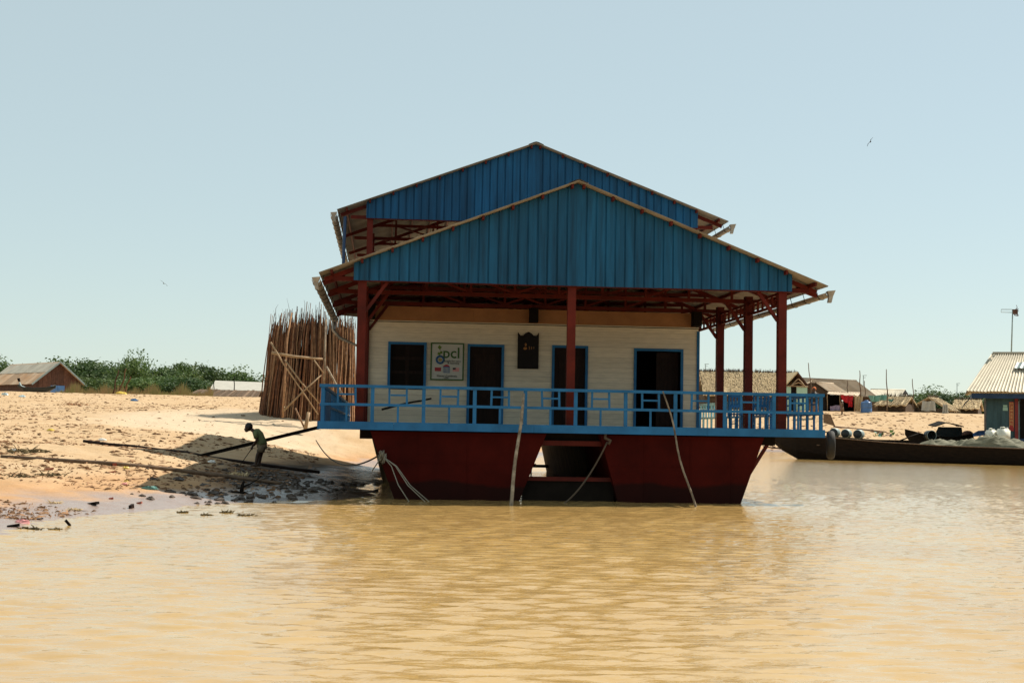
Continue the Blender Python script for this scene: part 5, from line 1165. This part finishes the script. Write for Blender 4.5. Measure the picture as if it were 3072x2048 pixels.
# villagers
def villager(label, base, h, mats, seed, rot=0):
    t = thing('person', label, 'person', tuple(base), rot); s = h/1.6; q = lambda x, y, z: (x*s, y*s, z*s); L = []
    for k in (-1, 1):
        L.append(([q(.10*k, .06*k, .06), q(.06*k, .02*k, .42), q(.05*k, 0, .80)], [.045*s, .06*s, .085*s])); L.append(([q(.10*k, .06*k, .03), q(.10*k-.14, .06*k, .025)], [.04*s, .03*s]))
        L.append(([q(0, .17*k, 1.28), q(.03, .22*k, 1.05), q(-.10, .2*k, .86)], [.05*s, .04*s, .032*s]))
        L += [([q(-.10, .2*k, .86), q(-.13, .2*k+.02*j, .78)], [.012*s, .009*s]) for j in (-1, 0, 1, 2)]+[([q(-.10, .2*k, .84), q(-.15, .2*k-.02, .82)], [.012*s, .01*s])]
    L.append(([q(0, 0, .82), q(0, 0, 1.05), q(0, 0, 1.30)], [.14*s, .12*s, .13*s])); L.append(([q(0, 0, 1.30), q(-.01, 0, 1.42)], [.05*s, .045*s]))
    person_body('body', t, L, [(q(-.02, 0, 1.49), .105*s, .95, .85, 1.1), (q(-.12, 0, 1.48), .018*s, 1, 1, 1)], .02, 'skin')
    MB().tube([q(0, 0, .34), q(0, 0, .8), q(0, 0, .9)], [.24*s, .18*s, .15*s], 12).build('skirt', mats[0], t, True, local=True)
    MB().tube([q(0, 0, .86), q(0, 0, 1.1), q(0, 0, 1.34)], [.17*s, .15*s, .15*s], 12).build('blouse', mats[1], t, True, local=True)
    MB().ball(q(.015, 0, 1.53), .115*s, 9, 1, .95, 1).build('head_cloth', mats[2], t, True, local=True)
vb = Vector((49.167, 131.798, 4.229)); villager('woman in a patterned dress walking along the top of the sand bank', vb, 1.65, ('patterned_dress', 'patterned_dress', 'plastic_white'), 1, R(20))
vb = onbank(2442, 128); vt = PIXEL_POINT(2442, 1162, 128)[2]; villager('person with an orange head cloth standing behind the right railing', vb, vt-vb.z, ('patterned_dress', 'black_feather', 'orange_cloth'), 2, R(60))
# trees behind the huts
for k, (px, pt, w, Y, lb) in enumerate(((2755,1182,9,175,'leftmost green tree behind the thatched huts'), (2798,1176,9,178,'rounded green tree behind the rounded tent'), (2862,1177,10,176,'broad green tree behind the huts at right'), (2905,1182,8,172,'green tree left of the blue house wall'), (2940,1190,8,170,'low green bush touching the blue house wall'), (2835,1190,9,168,'low bush between the two thatched tents'), (2985,1185,9,178,'green tree hidden partly by the blue house'))):
    x = PIXEL_POINT(px, 1240, Y)[0]; p = Vector((x, Y, gz(x, Y)-.2)); q = PIXEL_POINT(px, pt, Y)[2]; tree('green_tree' if pt < 1188 else 'green_bush', lb, p, w*.95, (q-p.z)*1.06, k+30, 'trees behind the far huts')
# branch and pole at the waterline behind the hull
pole('driftwood_pole', 'driftwood pole lying at the waterline between the hull and the cargo boat', (34.048, 110.534, 0.435), (36.979, 109.193, 0.097), .12, .08, 'black_wood', 5, .2, 'driftwood')
pole('driftwood_pole', 'long reddish pole lying on the bank behind the drums', (45.422, 123.340, 2.690), (50.656, 120.929, 2.192), .13, .09, 'plank_red_brown', 6, .2, 'driftwood')
tag(MB().add([(33.854, 90.000, 3.581), (34.510, 90.000, 3.506), (34.931, 90.000, 2.496), (33.856, 90.000, 2.767), (34.166, 91.000, 3.599), (34.828, 91.000, 3.523), (35.252, 91.000, 2.504), (34.169, 91.000, 2.778)], [(3, 2, 1, 0), (4, 5, 6, 7), (0, 1, 5, 4), (1, 2, 6, 5), (2, 3, 7, 6), (3, 0, 4, 7)]).build('boat_prow', 'weathered_wood', None), 'grey wooden prow of a beached boat behind the railing corner', 'boat')
# ---------------------------------------------------------------- birds
def bird(label, c_, span, rot, mt):
    t = thing('bird', label, 'bird', tuple(c_), 0, None); Rm = Matrix.Rotation(rot, 4, 'Y')
    MB().tube([(0, -.32*span*.5, 0), (0, -.1*span, 0), (0, .1*span, 0), (0, .3*span*.5, 0)], [.02*span, .055*span, .05*span, .015*span], 8).build('body', mt, t, True, m=Rm, local=True)
    for s in (-1, 1):
        vs = []
        for u, z, ch in ((0, .02, .14), (.22, .09, .15), (.5, .03, .05)):
            for yy in (-ch*.6, ch*.4): vs += [(s*u*span, yy*span, z*span), (s*u*span, yy*span, z*span-.018*span)]
        MB().add(vs, [(0, 4, 6, 2), (4, 8, 10, 6), (1, 3, 7, 5), (5, 7, 11, 9), (0, 1, 5, 4), (4, 5, 9, 8), (2, 6, 7, 3), (6, 10, 11, 7), (8, 9, 11, 10)]).build('wing', mt, t, True, m=Rm, local=True)
    MB().add([(-.02*span, .13*span, 0), (.02*span, .13*span, 0), (.06*span, .28*span, 0), (-.06*span, .28*span, 0), (0, .2*span, -.02*span)], [(0, 1, 2, 3), (0, 4, 1), (1, 4, 2), (2, 4, 3), (3, 4, 0)]).build('tail', mt, t, m=Rm, local=True)
bird('dark bird gliding high in the sky at upper right', (22.417, 45.000, 17.997), .62, R(-57), 'black_feather')
bird('brown bird gliding in the sky at left above the trees', (-18.431, 60.000, 10.524), .62, R(38), 'bird_brown')
bird('tiny bird low over the tallest tree', (-29.697, 120.000, 9.304), .55, R(-70), 'bird_brown')

# ================================================================ litter on the bank
g = random.Random(31)
def rand_bank():
    while True:
        px = g.uniform(-260, 960); Y = -9+g.random()**1.7*95; x = CAM.x+(px-1158)/4267*(Y-CAM.y)
        if x < -6.3: return x, Y
pts = [rand_bank() for _ in range(17000)]
zz_ = height(np.array([p[0] for p in pts]), np.array([p[1] for p in pts]))
den = fbm(np.array([p[0] for p in pts]), np.array([p[1] for p in pts]), .25, 3)
cl = MB(); lf = MB()
for (x, y), z, d in zip(pts, zz_, den):
    if z < .01 or d < -.10+.1*g.random(): continue
    pale_zone = ((x+11.5)*.16)**2+((y-30.5)*.13)**2 < .7
    if pale_zone and g.random() < .8: continue
    s = .022+.075*g.random()**2.6
    s *= min(1, .45+(y+12)/34)
    if g.random() < .28: cl.lump((x, y, z), s*1.3, s, s*.55, g)
    elif g.random() < .16: lf.lump((x, y, z), s*2.2, s*1.2, s*.3, g)
    else:
        a = g.random()*6.28; L = s*g.uniform(1.5, 5); w = s*.35; c_, s_ = math.cos(a), math.sin(a); h = g.uniform(.01, .05)
        lf.add([(x-c_*L/2, y-s_*L/2, z), (x-s_*w, y+c_*w, z+h), (x+c_*L/2, y+s_*L/2, z+h*.6), (x+s_*w, y-c_*w, z+.012)], [(0, 3, 2, 1), (1, 2, 3, 0)])
tag(cl.build('bank_clods', 'clod', None), 'small brown clods of earth strewn over the bank', 'clods', kind='stuff')
tag(lf.build('bank_leaf_litter', 'leaf_litter', None), 'dead leaves and twigs strewn over the bank', 'litter', kind='stuff')
# lumps of mud standing in the shaded wet flat
mb = MB()
for k in range(420):
    x, y = g.gauss(-6.6, 1.0), g.uniform(-3.5, 8); z = gz(x, y)
    if z > -.05: s = .03+.11*g.random()**2; mb.lump((x, y, z), s*1.2, s*.9, s*.5, g)
tag(mb.build('mud_lumps', 'wet_mud', None), 'dark lumps of wet mud in the shade beside the hull', 'mud', kind='stuff')
# far bank litter
mb = MB()
for k in range(1300):
    px = g.uniform(2180, 3000); Y = g.uniform(108, 134); x = CAM.x+(px-1158)/4267*(Y-CAM.y); z = gz(x, Y)
    if z > .1: s = .05+.17*g.random()**3; mb.lump((x, Y, z), s*1.6, s, s*.35, g)
tag(mb.build('far_bank_clods', 'leaf_litter', None), 'dead scrub strewn over the far sand slope', 'litter', kind='stuff')
def weed_heap(label, p, w, h, mt='weed', n_=46, cat='weed heap', name='weed_heap'):
    mb = MB(); p = Vector(p); q = random.Random(int(p.x*100+p.y*10))
    for k in range(n_):
        a = q.random()*6.28; r = w*.5*q.random()**.7; c_ = p+Vector((r*math.cos(a), r*.7*math.sin(a), 0)); d = Vector((q.uniform(-1, 1), q.uniform(-.7, .7), q.uniform(.0, .9)*h/w*2)).normalized(); L = w*q.uniform(.15, .4)
        mb.tube([c_-Vector((0, 0, .02)), c_+d*L*.5+Vector((0, 0, .3*h*q.random())), c_+d*L], [.012, .010, .004], 4)
        if k % 4 == 0: mb.lump(c_, w*.08, w*.06, h*.35, q)
    return tag(mb.build(name, mt, None), label, cat)
def bag(label, p, s, mt, seed, cat='plastic bag', name='plastic_bag', flat=.55):
    q = random.Random(seed); mb = MB(); mb.ball(p, s, 8, 1.3, .9, flat)
    mb.v = [tuple(Vector(v)+Vector((q.uniform(-1, 1), q.uniform(-1, 1), q.uniform(-.6, 1)))*s*.22) for v in mb.v]
    return tag(mb.build(name, mt, None, False), label, cat)
def scrap(label, p, L, w, h, mt, rot, cat='scrap', name='wood_scrap'):
    p = Vector(p); c_, s_ = math.cos(rot), math.sin(rot); d = Vector((c_, s_, .12)); e = Vector((-s_, c_, 0))
    return tag(MB().bar(p-d*L/2+Vector((0, 0, h*.3)), p+d*L/2+Vector((0, 0, h*.5)), w, h).build(name, mt, None), label, cat)
weed_heap('large heap of dried weed on the sand at far left', (-12.684, 3.603, 0.825), 1.19, 0.154)
weed_heap('heap of dried weed near the middle of the left sand', (-11.613, -1.540, 0.411), 0.56, 0.084)
weed_heap('flattened dried weed in front of the thin pole', (-11.135, -0.809, 0.429), 0.56, 0.056)
weed_heap('brown tuft of dead plants near the rusty house', (-22.730, 55.207, 2.639), 1.60, 0.300, 'leaf_litter')
weed_heap('tuft of brown weed at the waterline nearest the shadow', (-7.646, -6.144, -0.000), 0.18, 0.050)
weed_heap('second tuft of weed along the waterline', (-7.152, -6.805, -0.001), 0.19, 0.038)
weed_heap('third tuft of weed along the waterline', (-6.895, -6.081, -0.000), 0.21, 0.059)
weed_heap('fourth flat tuft of weed along the waterline', (-6.483, -6.763, -0.001), 0.25, 0.034)
weed_heap('mossy weed washed up at the lower left waterline', (-9.164, -10.638, -0.001), 0.32, 0.050)
weed_heap('small mossy weed clump right of the lower left weed', (-8.805, -10.586, -0.000), 0.17, 0.025)
weed_heap('bundle of pale straw on the wet sand edge', (-9.449, -6.581, 0.053), 0.27, 0.025, 'thatch')
weed_heap('wisps of yellow straw on the wet sand', (-9.889, -6.002, 0.131), 0.25, 0.021, 'thatch')
weed_heap('pale dead grass in the shade before the mud heap', (-7.739, 4.146, 0.322), 0.56, 0.210, 'thatch', 30)
bag('dark teal crumpled sheet at the tip of the house shadow', (-8.854, -2.199, 0.232), 0.130, 'plastic_teal', 1, 'plastic sheet', 'plastic_sheet', .3)
bag('white bag in the shade by the thick pole', (-8.796, 7.349, 0.553), 0.098, 'plastic_white', 2)
bag('yellow scrap below the thin pole', (-9.994, 1.472, 0.539), 0.058, 'plastic_yellow', 3)
bag('yellow bag on the damp sand above the waterline', (-9.563, -0.828, 0.320), 0.050, 'plastic_yellow', 4)
bag('white and pink bag on the damp sand', (-9.503, -1.457, 0.282), 0.060, 'plastic_pink', 5)
bag('pink bag at the lower left waterline', (-9.554, -9.437, 0.016), 0.080, 'plastic_pink', 6)
bag('pale blue bag below the rusty roofed house', (-29.235, 69.301, 3.333), 0.195, 'plastic_pale_blue', 7)
bag('pale blue rag at the far left edge of the sand crest', (-30.811, 70.860, 3.478), 0.195, 'plastic_pale_blue', 8)
bag('yellow heap beside the three bare sticks', (-25.510, 85.543, 4.020), 0.364, 'plastic_yellow', 9, 'heap', 'yellow_heap', .4)
bag('dark blue rag on the upper sand', (-21.518, 68.580, 3.190), 0.227, 'sign_blue', 10, 'rag', 'rag')
bag('yellow rag on the left sand slope', (-15.599, 18.543, 1.277), 0.104, 'plastic_yellow', 11, 'rag', 'rag')
bag('white rag in the middle of the sand slope', (-13.338, 15.832, 1.004), 0.104, 'plastic_white', 12, 'rag', 'rag')
bag('white scrap beside the large weed heap', (-13.044, 3.637, 0.834), 0.091, 'plastic_white', 13, 'rag', 'rag')
scrap('black broken board at the wet sand edge', (-9.292, -5.569, 0.088), 0.239, 0.068, 0.047, 'black_wood', .5-1.2)
scrap('dark stump of wood standing in the wet sand', (-8.643, -5.479, 0.026), 0.114, 0.052, 0.073, 'dark_wood', 1.3)
scrap('red brick on the wet sand left of the stump', (-9.202, -4.421, 0.128), 0.083, 0.047, 0.036, 'brick_red', .2, 'brick', 'brick')
scrap('red brick on the wet sand right of the stump', (-8.648, -4.628, 0.065), 0.094, 0.047, 0.036, 'brick_red', -.2, 'brick', 'brick')
scrap('red brown block beside the thin pole', (-10.345, 1.957, 0.567), 0.083, 0.068, 0.073, 'brick_red', .5, 'brick', 'brick')
scrap('reddish scrap on the sand before the thin pole', (-10.134, 0.501, 0.461), 0.156, 0.052, 0.031, 'brick_red', .1)
scrap('dark stick floating at the lower left waterline', (-9.517, -8.687, 0.015), 0.177, 0.021, 0.021, 'dark_wood', -.1, 'stick')
scrap('short dark stake leaning out of the water at left', (-8.815, -9.790, -0.002), 0.031, 0.026, 0.114, 'black_wood', .3, 'stake')
scrap('black lump at the lower left waterline', (-9.491, -10.225, 0.005), 0.166, 0.073, 0.042, 'black_wood', .1)
scrap('red brown rag on the sand left of the bricks', (-11.326, -0.114, 0.526), 0.177, 0.073, 0.036, 'brick_red', .3)
